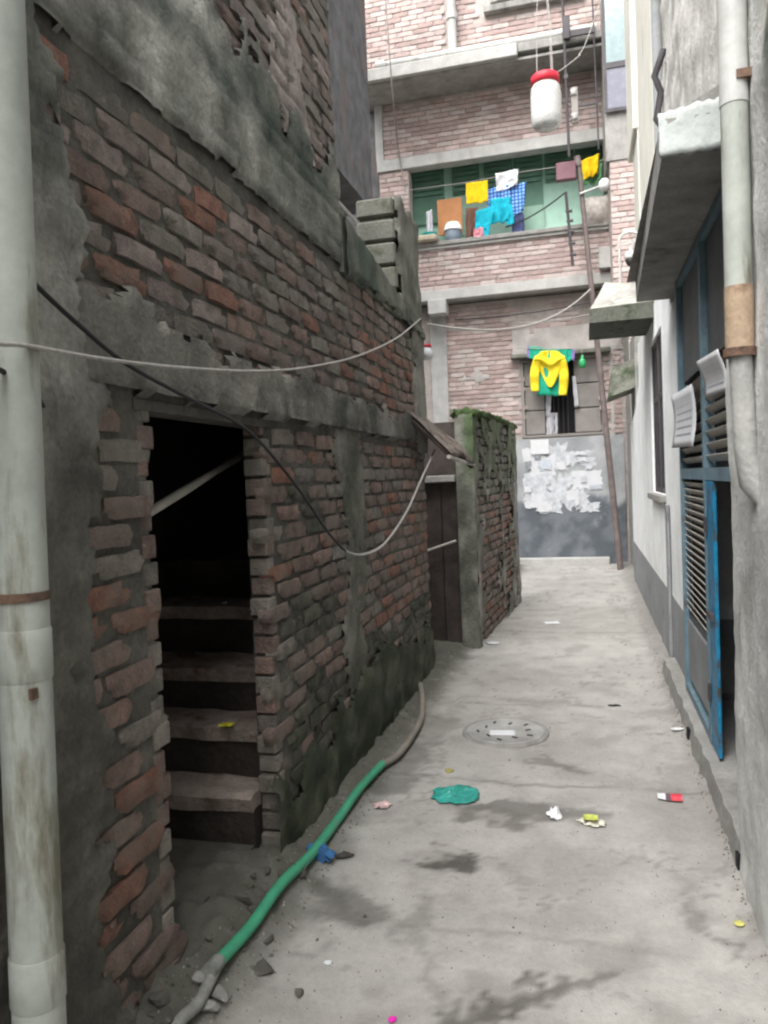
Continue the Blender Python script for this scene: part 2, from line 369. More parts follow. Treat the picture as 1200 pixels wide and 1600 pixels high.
# ================================================================== LEFT: old brick house
LX = -1.2
HL = thing('brick_house', 'dark weathered brick house with patchy plaster and a stair doorway, rising beside the green hose', 'house', (LX-.5, 3, 0))
core = LX-.0105
D0, D1, DT = 1.945, 2.79, 1.76
IN = core-.085                                              # inner face of the half-brick wall
w = MB()                                                    # mortar core with the stair doorway left open
w.box((IN, -4, -.08), (core, D0, 2.63)); w.box((IN, D1, -.08), (core, 5.86, 2.63)); w.box((IN, D0, DT), (core, D1, 2.63))
w.obj('wall', m_mortar, HL)
box('upper_wall', (core-.24, -1.5, 2.63), (core, 3.87, 4.35), m_mortar, HL)
MB().box((-6, -4, 2.631), (core-.24, 5.86, 2.75)).obj('floor_slab', m_concdark, HL)
MB().box((-6, -1.5, 2.752), (core-.242, -1.3, 4.3)).box((-6, 3.66, 2.752), (core-.242, 3.865, 4.3)).box((-6, -1.3, 4.15), (core-.242, 3.66, 4.3)).obj('rear_wall', m_mortar, HL)
def lk(u, z):
    n1 = fb(u, z, 1, .9, 4); n2 = random.random()
    if z < 1.76:
        if D0-.01 < u < D1+.01: return None
        if u < D0: return 'red' if n2 < .26 and .25 < z < 1.3 else ('dull' if n2 < .6 else 'grey')
        if z < .62-.1*abs(n1) and u > 2.85: return 'sootmoss' if n2 < .85 else 'dull'
        if 2.95 < u < 3.5 and z < 1.5: return 'sootmoss' if n2 < .3 else 'dull'
        if u > 4.6 and z < 1.35: return 'red' if n2 < .4 else 'dull'
        return 'red' if n2 < .10 else ('dull' if n2 < .66 else 'grey')
    if z < 1.90: return None if u < 5.1 else 'dull'
    if u < 2.6 and 2.12 < z < 2.3 and n2 < .3: return 'red'
    if u > 4.2 and z < 2.4: return 'red' if n2 < .42 else 'dull'
    return 'red' if n2 < .07 else ('dull' if n2 < .35 else ('pinkgrey' if n2 < .62 else 'grey'))
lay_bricks(HL, m_brick, 90, LX, 1.2, 5.86, .02, 2.64, lk, 300, .008, .006, .02)
def lk2(u, z): n2 = random.random(); return 'pinkgrey' if n2 < .55 else ('dull' if n2 < .75 else 'grey')
lay_bricks(HL, m_brick, 90, LX, 1.0, 3.87, 3.02, 4.34, lk2, 60, .008, .006, .02)
def pcol(dark=(.15, .152, .135), light=(.32, .32, .29), green=.0):
    def f(u, z, mk):
        c = mix(dark, light, sm(-.5, .55, fb(u, z, 5, 1.8, 5)+.15))
        g = green*sm(-.05, .45, fb(u, z, 9, 1.2, 4)); return mix(c, (.022, .034, .024), g)
    return f
# corner plaster strip, ragged edge over the bricks
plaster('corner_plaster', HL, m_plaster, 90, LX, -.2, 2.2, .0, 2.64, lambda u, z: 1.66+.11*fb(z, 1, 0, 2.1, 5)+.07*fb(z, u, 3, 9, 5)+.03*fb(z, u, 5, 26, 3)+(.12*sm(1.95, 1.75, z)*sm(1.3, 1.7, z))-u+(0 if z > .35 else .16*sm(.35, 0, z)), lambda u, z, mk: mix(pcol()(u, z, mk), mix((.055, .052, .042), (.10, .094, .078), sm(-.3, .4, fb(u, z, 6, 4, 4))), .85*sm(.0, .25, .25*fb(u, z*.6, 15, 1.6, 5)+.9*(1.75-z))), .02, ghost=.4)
# floor beam with black moss run-off
plaster('floor_beam', HL, m_plaster, 90, LX, -.2, 3.88, 2.56, 3.4, lambda u, z: min(z-2.625-.018*fb(u, z, 2, 6, 4), 3.12+.26*fb(u, 2, 0, 1.7, 5)+.14*fb(u, z, 4, 6, 5)-z)*3,
        lambda u, z, mk: mix(mix(pcol((.16, .163, .143), (.40, .40, .365))(u, z, mk), (.095, .105, .082), .72*sm(-.1, .3, .5*(u-2.15)+.45*fb(u, z, 19, 1.4, 5))), (.05, .065, .052), .93*sm(.02, .22, .26-abs(z-2.97+.10*fb(u, z, 3, 3, 4))-.1+.16*fb(u, z, 6, 2.4, 4)-.1*sm(2.0, 1.5, u))), .018, thick=.014, ghost=.55)
# smeared plaster left on the upper storey
plaster('upper_plaster', HL, m_plaster, 90, LX, -.2, 3.86, 3.0, 4.34, lambda u, z: .30-.75*abs(fb(u, z, 11, .9, 5))+.15*sm(2.3, 1.6, u)-.25*sm(3.2, 3.7, u)+.05*fb(u, z, 3, 11, 4), lambda u, z, mk: mix((.21, .185, .17), (.33, .285, .265), sm(-.4, .4, fb(u, z, 5, 2, 4))), .018, thick=.010, ghost=.9)
# lintel band above the doorway
plaster('lintel', HL, m_plaster, 90, LX, 1.6, 5.7, 1.70, 2.2, lambda u, z: min(z-DT-.012*fb(u, 1, 2, 5, 4), 1.96+.09*fb(u, 2, 6, 1.9, 5)+.06*fb(u, z, 4, 7, 5)+.10*sm(2.1, 1.8, u)-z, (u-1.63)*.5, (5.5-u)*.5)*3,
        lambda u, z, mk: mix(pcol((.09, .087, .074), (.21, .203, .178))(u, z, mk), (.04, .05, .038), .85*sm(3.5, 3.75, u)*sm(4.6, 4.3, u)*sm(.1, .3, fb(u, z, 2, 2, 3)+.4)), .02, thick=.022, ghost=.35)
# soffit of the lintel and jamb lining
MB().box((IN-.001, D0-.05, DT-.03), (LX-.004, D1+.1, DT)).obj('lintel_soffit', m_mortar, HL)
for k, yy in enumerate((D0, D1)):
    jb = MB()
    for r in range(22):
        z = .06+r*(BH+JT)
        if z > DT-.06: break
        jb.cur = random.choice(PAL['dull']+PAL['grey']); e = random.uniform(0, .03)*(1 if k == 0 else -1)
        jb.box((core-.075, yy-.04 if k == 0 else yy-.012+e, z), (LX-random.uniform(0, .012), yy+.012+e if k == 0 else yy+.04, z+BH), .004)
    jb.obj('door_jamb', m_brick, HL, col=True)
# plaster patches right of the doorway, and the mossy foot of the wall
plaster('damp_streak', HL, m_plaster, 90, LX, 3.2, 4.7, .35, 1.78, lambda u, z: .19-abs(u-3.9+.12*fb(z, 1, 21, 1.3, 4))+.07*fb(u, z, 8, 6, 5)+.05*sm(1.3, 1.7, z), lambda u, z, mk: mix((.075, .082, .06), (.17, .165, .14), sm(-.4, .5, fb(u, z*.5, 5, 3, 4))), .02, thick=.008)
plaster('mossy_foot', HL, m_plaster, 90, LX, 2.7, 5.84, -.02, .8, lambda u, z: .30+.22*fb(u, 1, 31, .8, 4)+.12*fb(u, z, 7, 5, 4)-z+.1*sm(2.9, 3.3, u), lambda u, z, mk: mix((.03, .037, .022), (.075, .08, .055), sm(-.3, .5, fb(u, z, 6, 5, 4))), thick=.022, rough=.012)
# parapet of the terrace behind the upper storey, with its block post
pp = MB(); pp.prism([(LX+.012, 3.875, 2.60), (LX+.012, 5.12, 2.60), (LX+.012, 5.12, 2.74), (LX+.012, 4.6, 2.78), (LX+.012, 3.875, 2.93)], (-.16, 0, 0)); pp.obj('parapet', m_concdark, HL)
plaster('parapet_face', HL, m_plaster, 90, LX+.02, 3.88, 5.84, 2.5, 2.95, lambda u, z: min(2.915-(u-3.88)*.14-z+.01*fb(u, z, 1, 8, 3), z-2.58-.05*fb(u, z, 8, 3, 4))*2, lambda u, z, mk: mix((.06, .08, .062), (.14, .15, .12), sm(-.3, .5, fb(u, z, 6, 2.5, 4))), thick=.02)
for k in range(5):
    h0 = 2.64+k*.165
    box('post_block', (LX-.27+random.uniform(-.01, .01), 5.13, h0), (LX-.002+random.uniform(-.008, .008), 5.72+.01*k, h0+random.choice((.15, .14, .125))), M('block_grey', (.12, .12, .103), var=.3, bump=.7, stain=(.07, .075, .055), sthr=.5, sscale=6), HL, .014)
MB().box((LX-.25, 5.16, 2.6), (LX-.03, 5.7, 3.4)).obj('post_core', m_concdark, HL)
plaster('post_face', HL, m_plaster, 90, LX+.012, 5.14, 5.86, 2.6, 3.46, lambda u, z: min(.4, 5.82+.03*fb(z, 1, 2, 4, 3)-u, u-5.13+.05*fb(z, 2, 2, 5, 3), 3.45+.05*fb(u, 2, 2, 6, 3)-z), lambda u, z, mk: mix((.08, .088, .07), (.18, .18, .155), sm(-.4, .4, fb(u, z, 3, 3, 4))), thick=.02)
# the far edge of the lower wall, broken plaster
plaster('end_plaster', HL, m_plaster, 90, LX, 5.3, 5.88, 1.7, 2.66, lambda u, z: u-5.52+.08*fb(z, 1, 71, 2.5, 4)+.04*fb(z, u, 3, 9, 3), pcol((.11, .108, .094), (.22, .215, .185)), thick=.02)
box('wall_end', (core-.24, 5.861, -.08), (LX-.03, 5.95, 2.46), m_concdark, HL, .02)
# ---- stair inside the doorway
ST_ = thing_ = None
yy, zz = 2.72, .10
for k, (rise, going) in enumerate([(.195, .18), (.22, .18), (.20, .24), (.235, .22), (.20, .9)]):
    x0 = -2.2
    r = MB(); r.box((x0, yy, -.02), (IN-.002, yy+.05+going, zz+rise-.062)); stp = r.obj('step', m_stairshade, HL)
    t = MB(); t.grid(lambda a, b_: (x0+(IN-.002-x0)*a, yy-.025-.022*nz(a*5, k, 1)+(going+.03)*b_, zz+rise+.010*nz(a*6, b_*3, k)-.012*(1-b_)**4), 30, 6, .06); t.obj('tread', m_tread if k < 4 else m_stairshade, stp)  # last tread takes the shade colour and drops out of sight
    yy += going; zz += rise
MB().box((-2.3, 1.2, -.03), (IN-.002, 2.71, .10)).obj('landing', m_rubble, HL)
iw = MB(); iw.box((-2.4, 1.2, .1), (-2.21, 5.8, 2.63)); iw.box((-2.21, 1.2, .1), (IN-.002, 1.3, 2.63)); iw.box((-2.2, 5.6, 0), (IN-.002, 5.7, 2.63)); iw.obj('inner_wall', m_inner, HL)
a, b_ = P(242, 795, 'y', 2.35), P(392, 703, 'y', 3.3)
d = (b_-a); MB().tube([a-d*.35, a+d*.25, a+d*.55, a+d*1.0, a+d*1.5], [.016, .018, .014, .018, .016], 8).obj('stair_rail', m_slat, HL, True)
# ---- second doorway: lintel, dark plank door, awning
dr = box('plank_door', (-1.75, 6.76, -.02), (-1.085, 6.80, 2.0), m_wood, HL)  # above the lintel this dark sheet stands in for the shaded void
for k in range(4): box('plank', (-1.72+k*.158, 6.742+random.uniform(0, .008), .03), (-1.72+k*.158+.148, 6.759, 1.46), m_wood, dr, .004)
box('door_lintel', (-1.7, 6.66, 1.47), (-1.11, 6.741, 1.53), m_conc, HL, .006)
MB().tube([(-1.66, 6.70, .78), (-1.12, 6.69, .95)], .011, 8).obj('door_bar', m_slat, dr)
aw = MB()
def awf(a, b_):
    base = Vector((LX-.05, 5.38, 2.03)).lerp(Vector((LX-.05, 6.25, 1.98)), a); tip = Vector((-.87, 5.16, 1.66)).lerp(Vector((-.86, 6.15, 1.67)), a)
    p = base.lerp(tip, b_); p.z += .016*math.sin(a*2*math.pi*11)-.05*sm(.75, 1, b_)*sm(.5, .7, a)+.012*nz(a*4, b_*4, 2); return p
aw.grid(awf, 110, 8, .004); a_ = aw.obj('awning_sheet', m_tin, HL, True)
for t in (0.03, .97):
    p, q = Vector(awf(t, 0)), Vector(awf(t, .97)); MB().tube([p+Vector((-.02, 0, -.03)), q+Vector((0, 0, -.035))], .017, 8).obj('rafter', m_wood, a_)
p, q = Vector(awf(.0, .96)), Vector(awf(1, .96)); MB().tube([p+Vector((0, -.06, -.03)), q+Vector((0, .04, -.03))], .014, 8).obj('batten', m_slat, a_)

# ---- white soil pipe on the near left corner
g = thing('soil_pipe', 'thick dirty white plastic soil pipe standing against the old brick house corner', 'pipe', (LX+.07, 1.31, 0))
def lp(z): return Vector((LX+.085+.006*z, 1.278+.020*z, z))
zs = [-.02, .52, 1.18, 3.2]
for i in range(3):
    MB().tube([lp(zs[i]), lp(zs[i+1])], .051, 28).obj('pipe_section', m_pvc, g, True)
    MB().tube([lp(zs[i+1]-.05), lp(zs[i+1]-.045), lp(zs[i+1]+.05), lp(zs[i+1]+.055)], [.051, .0535, .0535, .051], 28).obj('coupling', m_pvc, g, True)
for z in (.215, 1.30): MB().tube([lp(z-.009), lp(z+.009)], .0545, 28).obj('clamp', m_rust, g, True)
box('label_patch', tuple(lp(1.10)+Vector((.040, -.040, 0))), tuple(lp(1.10)+Vector((.048, -.022, .022))), m_rust, g)

# ================================================================== mossy boundary wall beyond the second doorway
BW = thing('boundary_wall', 'head-high broken brick wall with green moss on its top and a plastered end', 'wall', (-1.1, 7.8, 0))
ang = math.atan2(.155, 2.5)
Tm = Matrix.Translation((-.955, 6.70, 0)) @ Matrix.Rotation(-ang, 4, 'Z')
BW.matrix_basis = Tm
HT = 2.08
MB().box((-.14, .0, -.06), (-.022, 2.5, HT-.03)).obj('core', m_mortar, BW).matrix_parent_inverse.identity()
def lay_local(owner, T, fix, u0, u1, z0, z1, kf, mat):
    n = 0
    for r in range(int((z1-z0)/(BH+JT))):
        z = z0+(r+.5)*(BH+JT); u = u0-(r % 2)*.128
        while u < u1:
            a, e = max(u, u0), min(u+BL, u1); u += BL+JT
            if e-a < .06: continue
            L = e-a; L = BL if L > .2 else (.18 if L > .15 else .115 if L > .1 else .065)
            kd = kf((a+e)/2, z)
            if not kd: continue
            me, _ = brick_mesh(kd, L, .008, random.randrange(5))
            if not me.materials: me.materials.append(mat)
            o = bpy.data.objects.new('brick', me); COL.objects.link(o); o.parent = owner
            o.matrix_basis = Matrix.Translation((fix+random.uniform(-.006, .006), (a+e)/2, z)) @ Matrix.Rotation(R_(90), 4, 'Z') @ Matrix.Rotation(random.gauss(0, .02), 4, 'Y'); n += 1
    return n
lay_local(BW, Tm, 0, .02, 2.48, .0, HT+.01, lambda u, z: (('moss' if random.random() < .8 else 'grey') if z > 1.35 else ('red' if random.random() < .18 else ('dull' if random.random() < .7 else 'grey'))) if random.random() > .04 else None, m_brick)
def bwp(name, maskf, colf, thick=.02, u0=0, u1=2.5, z0=0, z1=HT, plane=90, fix=0, x0=-.4):
    o = plaster(name, BW, m_plaster, plane, fix, u0, u1, z0, z1, maskf, colf, .03, thick, .008); o.matrix_parent_inverse.identity(); return o
bwp('end_render', lambda u, z: min(.3, HT+.02+.03*fb(u, 1, 3, 5, 3)-z), lambda u, z, mk: mix(mix((.10, .105, .085), (.20, .20, .172), sm(-.3, .4, fb(u, z*.4, 6, 4, 4))), (.05, .085, .03), .8*sm(1.2, 1.9, z+.5*fb(u, z, 2, 2, 3))*sm(-.12, -.02, u)), .03, -.14, .02, -.02, HT+.03, 0, 0)
bwp('wall_plaster', lambda u, z: .12-.8*abs(fb(u, z, 13, .9, 5))+.5*sm(.25, .02, u)+.4*sm(2.25, 2.45, u)+.25*sm(1.9, 2.05, z), lambda u, z, mk: mix(mix((.14, .138, .12), (.27, .262, .235), sm(-.3, .5, fb(u, z*.4, 6, 3, 4))), (.085, .105, .06), .85*sm(1.3, 1.75, z+.3*fb(u, z, 1, 2, 3))), .014)
t = MB(); t.grid(lambda a, c: (-.16+.18*a, -.02+2.54*c, HT+.02+.025*fb(a*2, c*8, 3, 2, 4)+.02*math.sin(c*3)), 14, 60, .06, ); mo = t.obj('moss_cap', M('green_moss', (.045, .075, .025), rough=1, var=.5, scale=25, bump=1, bscale=90, stain=(.09, .085, .06), sthr=.58, sscale=6), BW, True); mo.matrix_parent_inverse.identity()

# ================================================================== grey house seen in the gap above the terrace
GH = thing('grey_house', 'slate grey rendered house in the gap above the terrace parapet', 'house', (-4.5, 9, 0))
MB().box((-6.5, 6.3, 5.05), (-2.6, 9.95, 10)).obj('upper_wall', m_greyhouse, GH)
MB().box((-6.5, 6.3, -.05), (-2.75, 9.95, 4.35)).obj('lower_wall', m_greyhouse, GH)
MB().box((-6.5, 6.4, 4.352), (-3.6, 9.9, 5.048)).obj('recess_back', m_inner, GH)
rl = thing('terrace_railing', 'pale grey two-rail terrace railing with upright in the gap beside the block post', 'railing', (-2.62, 9, 4.351))
for k in range(2): MB().tube([(-2.78, 6.6, 4.68+k*.2), (-2.78, 9.9, 4.68+k*.2)], .022, 8).obj('rail', m_pvcwhite, rl)
for yy in (6.6, 8.4, 9.85): MB().tube([(-2.78, yy, 4.351), (-2.78, yy, 4.95)], .028, 8).obj('upright', m_pvcwhite, rl)

# ================================================================== END: pale brick apartment building across the alley
EB = thing('apartment_building', 'pale pink brick apartment building with a mint green balcony closing off the alley', 'building', (-1.2, 13.5, 0))
YG, Y1, Y2 = 13.05, 12.7, 12.25
wx0, wx1, wz0, wz1 = -1.0, .33, 2.12, 3.42
w = MB()
w.box((-4.2, YG+.02, -.06), (wx0, YG+.3, 4.44)).box((wx1, YG+.02, -.06), (1.2, YG+.3, 4.44)).box((wx0, YG+.02, -.06), (wx1, YG+.3, wz0)).box((wx0, YG+.02, wz1), (wx1, YG+.3, 4.44))
w.obj('ground_floor_wall', m_mortarpale, EB)
pk = lambda u, z: 'pale'
def gk(u, z):
    if wx0-.02 < u < wx1+.02 and z < wz1+.12: return None
    if z > 3.5 and u > -1.1: return None if fb(u, z, 3, 1.2, 3) > -.15 else 'pale'
    return 'pale'
lay_bricks(EB, m_brickfar, 0, YG, -2.43, .6, 2.12, 4.44, gk, 110, .003, .004)
fp = lambda a_, b2: (lambda u, z, mk: mix(a_, b2, sm(-.4, .4, fb(u, z, 5, 2, 4))))
plaster('wall_render', EB, m_plaster if False else M('pale_render', attr=True, var=.12, scale=4, bump=.3, stain=(.30, .29, .28), sthr=.6, sscale=3), 0, YG, -2.4, .62, 2.1, 4.4, lambda u, z: (.5-.9*abs(fb(u, z, 3, 1.1, 4))+.0) if (z > 3.45 and u > -1.15 and z < 3.95) else (.16-abs(u+1.75)*.6-.9*abs(z-3.18)+.1*fb(u, z, 3, 4, 4)), fp((.40, .37, .35), (.52, .49, .47)), .04, .012, .004)
box('corner_pilaster', (-2.5, YG-.03, -.02), (-2.22, YG+.019, 4.43), m_concpale, EB, .008)
lowp = plaster('lower_render', EB, MATS['pale_render'], 0, YG-.004, -2.2, .62, .0, 2.1, lambda u, z: .5, lambda u, z, mk: mix(mix((.31, .325, .335), (.40, .41, .42), sm(-.3, .4, fb(u, z, 2, 2.2, 4))), mix((.10, .115, .132), (.17, .185, .205), sm(-.4, .4, fb(u, z, 6, 3, 4))), sm(1.12, 1.0, z+.12*fb(u, z, 1, 3, 4))), .04, .012, .004)
box('base_step', (-2.0, 12.86, -.05), (.34, YG-.02, .12), m_concpale, EB, .015)
# window
wd = thing_ = MB().box((wx0, YG+.12, wz0), (wx1, YG+.16, wz1)).obj('window', m_void, EB)
fr = MB(); fr.box((wx0, YG-.005, wz0), (wx0+.05, YG+.10, wz1)).box((wx1-.05, YG-.005, wz0), (wx1, YG+.10, wz1)).box((wx0+.05, YG-.005, wz1-.05), (wx1-.05, YG+.1, wz1)).box((wx0+.05, YG-.005, wz0), (wx1-.05, YG+.1, wz0+.04)).obj('frame', m_shutter, wd)
for (xa, xb) in ((wx0+.055, wx0+.38), (wx1-.47, wx1-.055)):
    for j in range(3):
        za = wz0+.05+j*.405; box('shutter_panel', (xa, YG+.04+.004*j, za), (xb, YG+.075, za+.39), m_shutter, wd, .012)
for k in range(5): MB().tube([(wx0+.45+k*.075, YG+.06, wz0+.04), (wx0+.45+k*.075, YG+.06, wz1-.05)], .008, 6).obj('bar', m_iron, wd)
box('window_shade', (wx0-.14, YG-.16, wz1+.01), (wx1+.12, YG+.018, wz1+.075), m_concdark, EB, .01)
# first floor
box('edge_beam', (-3.4, Y1-.04, 4.45), (.62, Y1+.16, 4.62), m_concpale, EB, .008)
box('floor_slab', (-4.2, Y1+.162, 4.46), (1.2, 14.8, 4.6), m_conc, EB)
box('parapet_core', (-2.65, Y1+.022, 4.621), (.62, Y1+.14, 5.33), m_mortarpale, EB)
lay_bricks(EB, m_brickfar, 0, Y1, -2.64, .61, 4.625, 5.33, pk, 110, .003, .004)
box('balcony_sill', (-2.70, Y1-.07, 5.33), (.66, Y1+.17, 5.40), m_conc, EB, .01)
box('balcony_sill_lower', (-2.68, Y1-.04, 5.285), (.64, Y1+.0, 5.328), m_concpale, EB, .006)
box('side_pier_core', (-3.2, Y1+.022, 4.2), (-2.70, Y1+.3, 6.66), m_mortarpale, EB)
lay_bricks(EB, m_brickfar, 0, Y1, -3.19, -2.71, 5.0, 6.66, pk, 40, .003, .004)
box('lintel_beam', (-3.22, Y1-.03, 6.66), (.62, Y1+.2, 6.85), m_concpale, EB, .008)
box('spandrel_core', (-3.2, Y1+.022, 6.851), (.62, Y1+.2, 7.76), m_mortarpale, EB)
lay_bricks(EB, m_brickfar, 0, Y1, -3.1, .61, 6.86, 7.76, pk, 90, .003, .004)
box('return_wall', (-4.3, Y1+.15, -.05), (-3.235, YG+.3, 10.2), m_greyhouse, EB)
box('corner_strip', (-3.23, Y1-.02, 6.851), (-3.1, Y1+.02, 7.76), m_concpale, EB, .004)
MB().box((-3.19, 13.30, 4.602), (1.2, 13.45, 7.76)).obj('balcony_back_wall', m_greenwall, EB)
box('balcony_side_wall', (-3.19, Y1+.301, 4.602), (-2.9, 13.299, 7.6), m_greenwall, EB)
box('balcony_ceiling', (-3.2, Y1+.201, 6.95), (1.2, 13.29, 7.1), m_greenwall, EB)
for i, xa in enumerate((-2.75, -2.05, -1.5, -1.0, -.5, 0.0)):
    wdt = .46 if i else .55
    lv = box('louvre_window', (xa, 13.25, 6.34 if i % 3 else 5.9), (xa+wdt, 13.298, 6.88), m_greendark, EB)
    for k in range(6):
        z0_ = 6.37+k*.085; box('slat', (xa+.03, 13.21, z0_), (xa+wdt-.03, 13.249, z0_+.05), m_greendark, lv)
for xa in (-1.95, -.95):
    box('door_leaf', (xa, 13.24, 4.61), (xa+.42, 13.25, 5.98), M('mint_door', (.32, .50, .40), rough=.6, var=.08), EB)
# second floor ledge and wall
sl_ = MB(); sl_.box((-3.40, Y2-.28, 7.80), (-.80, Y1+.2, 7.99), .012); sl_.obj('ledge_slab', m_concpale, EB)
sl_ = MB(); sl_.box((-.798, Y2-.24, 7.86), (.62, Y1+.2, 7.99), .012); sl_.obj('ledge_slab', m_conc, EB)
box('ledge_soffit', (-3.36, Y2-.2, 7.762), (.62, Y1+.2, 7.799), m_conc, EB)
box('second_floor_core', (-3.38, Y2+.022, 7.991), (.62, Y2+.25, 10.2), m_mortarpale, EB)
lay_bricks(EB, m_brickfar, 0, Y2, -3.36, -1.92, 8.0, 9.4, pk, 0, .003, .004)
lay_bricks(EB, m_brickfar, 0, Y2, -1.84, .61, 8.0, 9.4, lambda u, z: None if (z > 8.55 and u > -1.5) else 'pale', 0, .003, .004)
box('upper_sill', (-1.3, Y2-.1, 8.62), (.2, Y2+.021, 8.72), m_conc, EB, .008)
box('upper_panel', (-1.2, Y2-.04, 8.78), (.3, Y2+.021, 9.6), m_conc, EB, .008)
box('junction_box', (-2.43, Y1-.12, 4.22), (-2.13, Y1+.16, 4.448), m_concpale, EB, .006)
box('junction_box', (.30, Y1-.16, 4.66), (.50, Y1-.041, 4.98), m_concpale, EB, .006)
# pipes on the building
g = thing('drain_pipe', 'long white plastic drain pipe lying along the upper ledge of the pink brick building', 'pipe', (-1.3, Y2-.16, 8.0))
pa, pb = Vector((-2.93, Y2-.15, 8.07)), Vector((.36, Y2-.15, 8.05))
MB().tube([pa, pb], .065, 14).obj('pipe_run', m_pvcwhite, g, True)
MB().tube([pa-Vector((.08, 0, 0)), pa+Vector((.06, 0, 0))], .078, 14).obj('end_cap', m_pvcwhite, g, True)
px_ = P(706, 40, 'y', Y2-.1).x
MB().tube([(px_, Y2-.1, 8.1), (px_, Y2-.1, 9.6)], .07, 14).obj('riser', m_pvcwhite, g, True)
MB().tube([(px_, Y2-.1, 8.60), (px_, Y2-.1, 8.72)], .085, 14).obj('coupling', m_pvcwhite, g, True)
pt, pbm = P(956, 545, 'y', 13.05), P(964, 870, 'y', 13.05)
g = thing('rain_pipe', 'slim white rain pipe running down the corner beside the leaning pole', 'pipe', (pbm.x, 13.05, 0))
MB().tube([(pbm.x, 13.1, .1), (pbm.x, 13.1, 1.9)], .05, 12).obj('pipe_section', m_pvcwhite, g, True)
MB().tube([(pbm.x, 13.1, 1.9), (pbm.x-.0, 13.1, 4.3)], .055, 12).obj('pipe_section', m_pvcwhite, g, True)
MB().tube([(pbm.x, 13.1, 1.84), (pbm.x, 13.1, 1.96)], .065, 12).obj('coupling', m_pvcwhite, g, True)

# ================================================================== corner building on the far right
CB = thing('corner_building', 'grey rendered corner building with a tall reflective window above a brick pier', 'building', (1.4, 12, 0))
cy = 11.7
box('upper_wall', (.42, cy, 5.95), (3.2, 14.5, 9.6), m_conc, CB)
box('pier_core', (.47, cy+.022, 4.2), (3.1, 13.0, 5.948), m_mortarpale, CB)
lay_bricks(CB, m_brickfar, 0, cy, .47, 1.4, 4.2, 5.94, pk, 90, .003, .004)
box('lower_wall', (.66, cy+.05, -.05), (3.1, 13.0, 4.19), m_conc, CB)
lay_bricks(CB, m_brickfar, 0, cy+.03, .67, 1.3, 2.0, 4.18, pk, 60, .003, .004)
for (za, zb, mt_) in ((6.66, 7.22, m_dim), (7.30, 8.6, m_glass)):
    pn = box('window', (.46, cy-.035, za), (1.05, cy-.001, zb), mt_, CB)
    f = MB(); f.box((.42, cy-.05, za-.05), (1.09, cy-.036, za)).box((.42, cy-.05, zb), (1.09, cy-.036, zb+.03)).box((.42, cy-.05, za), (.46, cy-.036, zb)).box((1.05, cy-.05, za), (1.09, cy-.036, zb)).obj('window_frame', m_iron, pn)

# ================================================================== RIGHT: rendered house with the blue gate
HR = thing('rendered_house', 'grey and white rendered house with a concrete canopy over its blue gate', 'house', (1.2, 5, 0))
RX = .6
MB().box((.512, -4, -.06), (3, 2.91, 4.75)).obj('near_wall_core', m_conc, HR)
plaster('near_wall_render', HR, m_render, -90, .5, .6, 2.94, -.02, 4.6, lambda u, z: .5, lambda u, z, mk: mix(mix((.47, .475, .46), (.60, .605, .585), sm(-.45, .45, fb(u, z*.5, 5, 1.7, 5))), mix((.08, .10, .075), (.42, .41, .37), sm(.0, .12, fb(u*1.5, z*.6, 9, 3.2, 4)-.08)), .9*sm(2.25, 2.6, z+.12*fb(u, z, 2, 3, 4))*sm(2.38, 2.25, u)), .03, .006, .005)
box('reveal', (.51, 2.9105, -.02), (.8, 2.95, 4.7), m_conc, HR, .008)
# plinth and threshold
pl = MB(); pl.grid(lambda a, c: (.515+.012*fb(c*9, 1, 2, 2, 3)+.16*a, 2.95+3.0*c, .115+.008*fb(a*3, c*12, 4, 2, 3)), 4, 60, .0)
pl.grid(lambda a, c: (.515+.012*fb(c*9, 1, 2, 2, 3)-.02*(1-a), 2.95+3.0*c, -.02+.135*a+.008*fb(0, c*12, 4, 2, 3)*a), 3, 60, .0)
pl.obj('plinth', m_conc, HR, True)
for yy in (2.98, 4.42): box('weep_hole', (.495, yy, .0), (.52, yy+.05, .075), m_void, HR)
# gate-bay interior
g_in = MB(); g_in.box((.66, 2.96, -.05), (2.4, 5.4, .10)).obj('gate_bay_floor', m_dado, HR)
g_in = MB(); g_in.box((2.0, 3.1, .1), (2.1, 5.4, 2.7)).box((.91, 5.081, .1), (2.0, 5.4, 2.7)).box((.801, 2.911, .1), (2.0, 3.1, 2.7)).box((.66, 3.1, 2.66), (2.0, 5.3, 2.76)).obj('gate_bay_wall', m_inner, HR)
# walls above and beyond
box('wall_above_gate', (RX+.012, 2.951, 2.64), (.9, 5.6, 5.4), m_conc, HR)
plaster('rough_brown_render', HR, m_render, -90, RX, 2.96, 5.6, 2.6, 5.35, lambda u, z: .5, lambda u, z, mk: mix((.42, .41, .385), (.56, .55, .52), sm(-.4, .4, fb(u, z, 5, 3.0, 5))), .04, .02, .014)
WY0, WY1, WZ0, WZ1 = 6.38, 7.5, 1.30, 2.62
w = MB(); w.box((RX, 5.081, .56), (.9, WY0, 2.9)).box((RX, WY1, .56), (.9, 9.0, 2.9)).box((RX, WY0, .56), (.9, WY1, WZ0)).box((RX, WY0, WZ1), (.9, WY1, 2.9)).obj('white_wall', m_white, HR)
w = MB(); w.box((RX-.004, 5.081, -.05), (.9, 10.9, .559)).obj('dado', m_dado, HR)
w = MB(); w.prism([(RX, 9.001, .56), (RX, 10.9, .56), (RX, 10.9, 2.1), (RX, 9.9, 2.2), (RX, 9.001, 2.45)], (.28, 0, 0)).obj('low_white_wall', m_white, HR)
box('cream_upper_wall', (RX+.01, 5.601, 2.901), (1.2, 8.2, 6.6), m_cream, HR)
box('cream_upper_pier', (RX-.04, 8.201, 4.9), (1.2, 9.1, 6.8), m_cream, HR, .01)
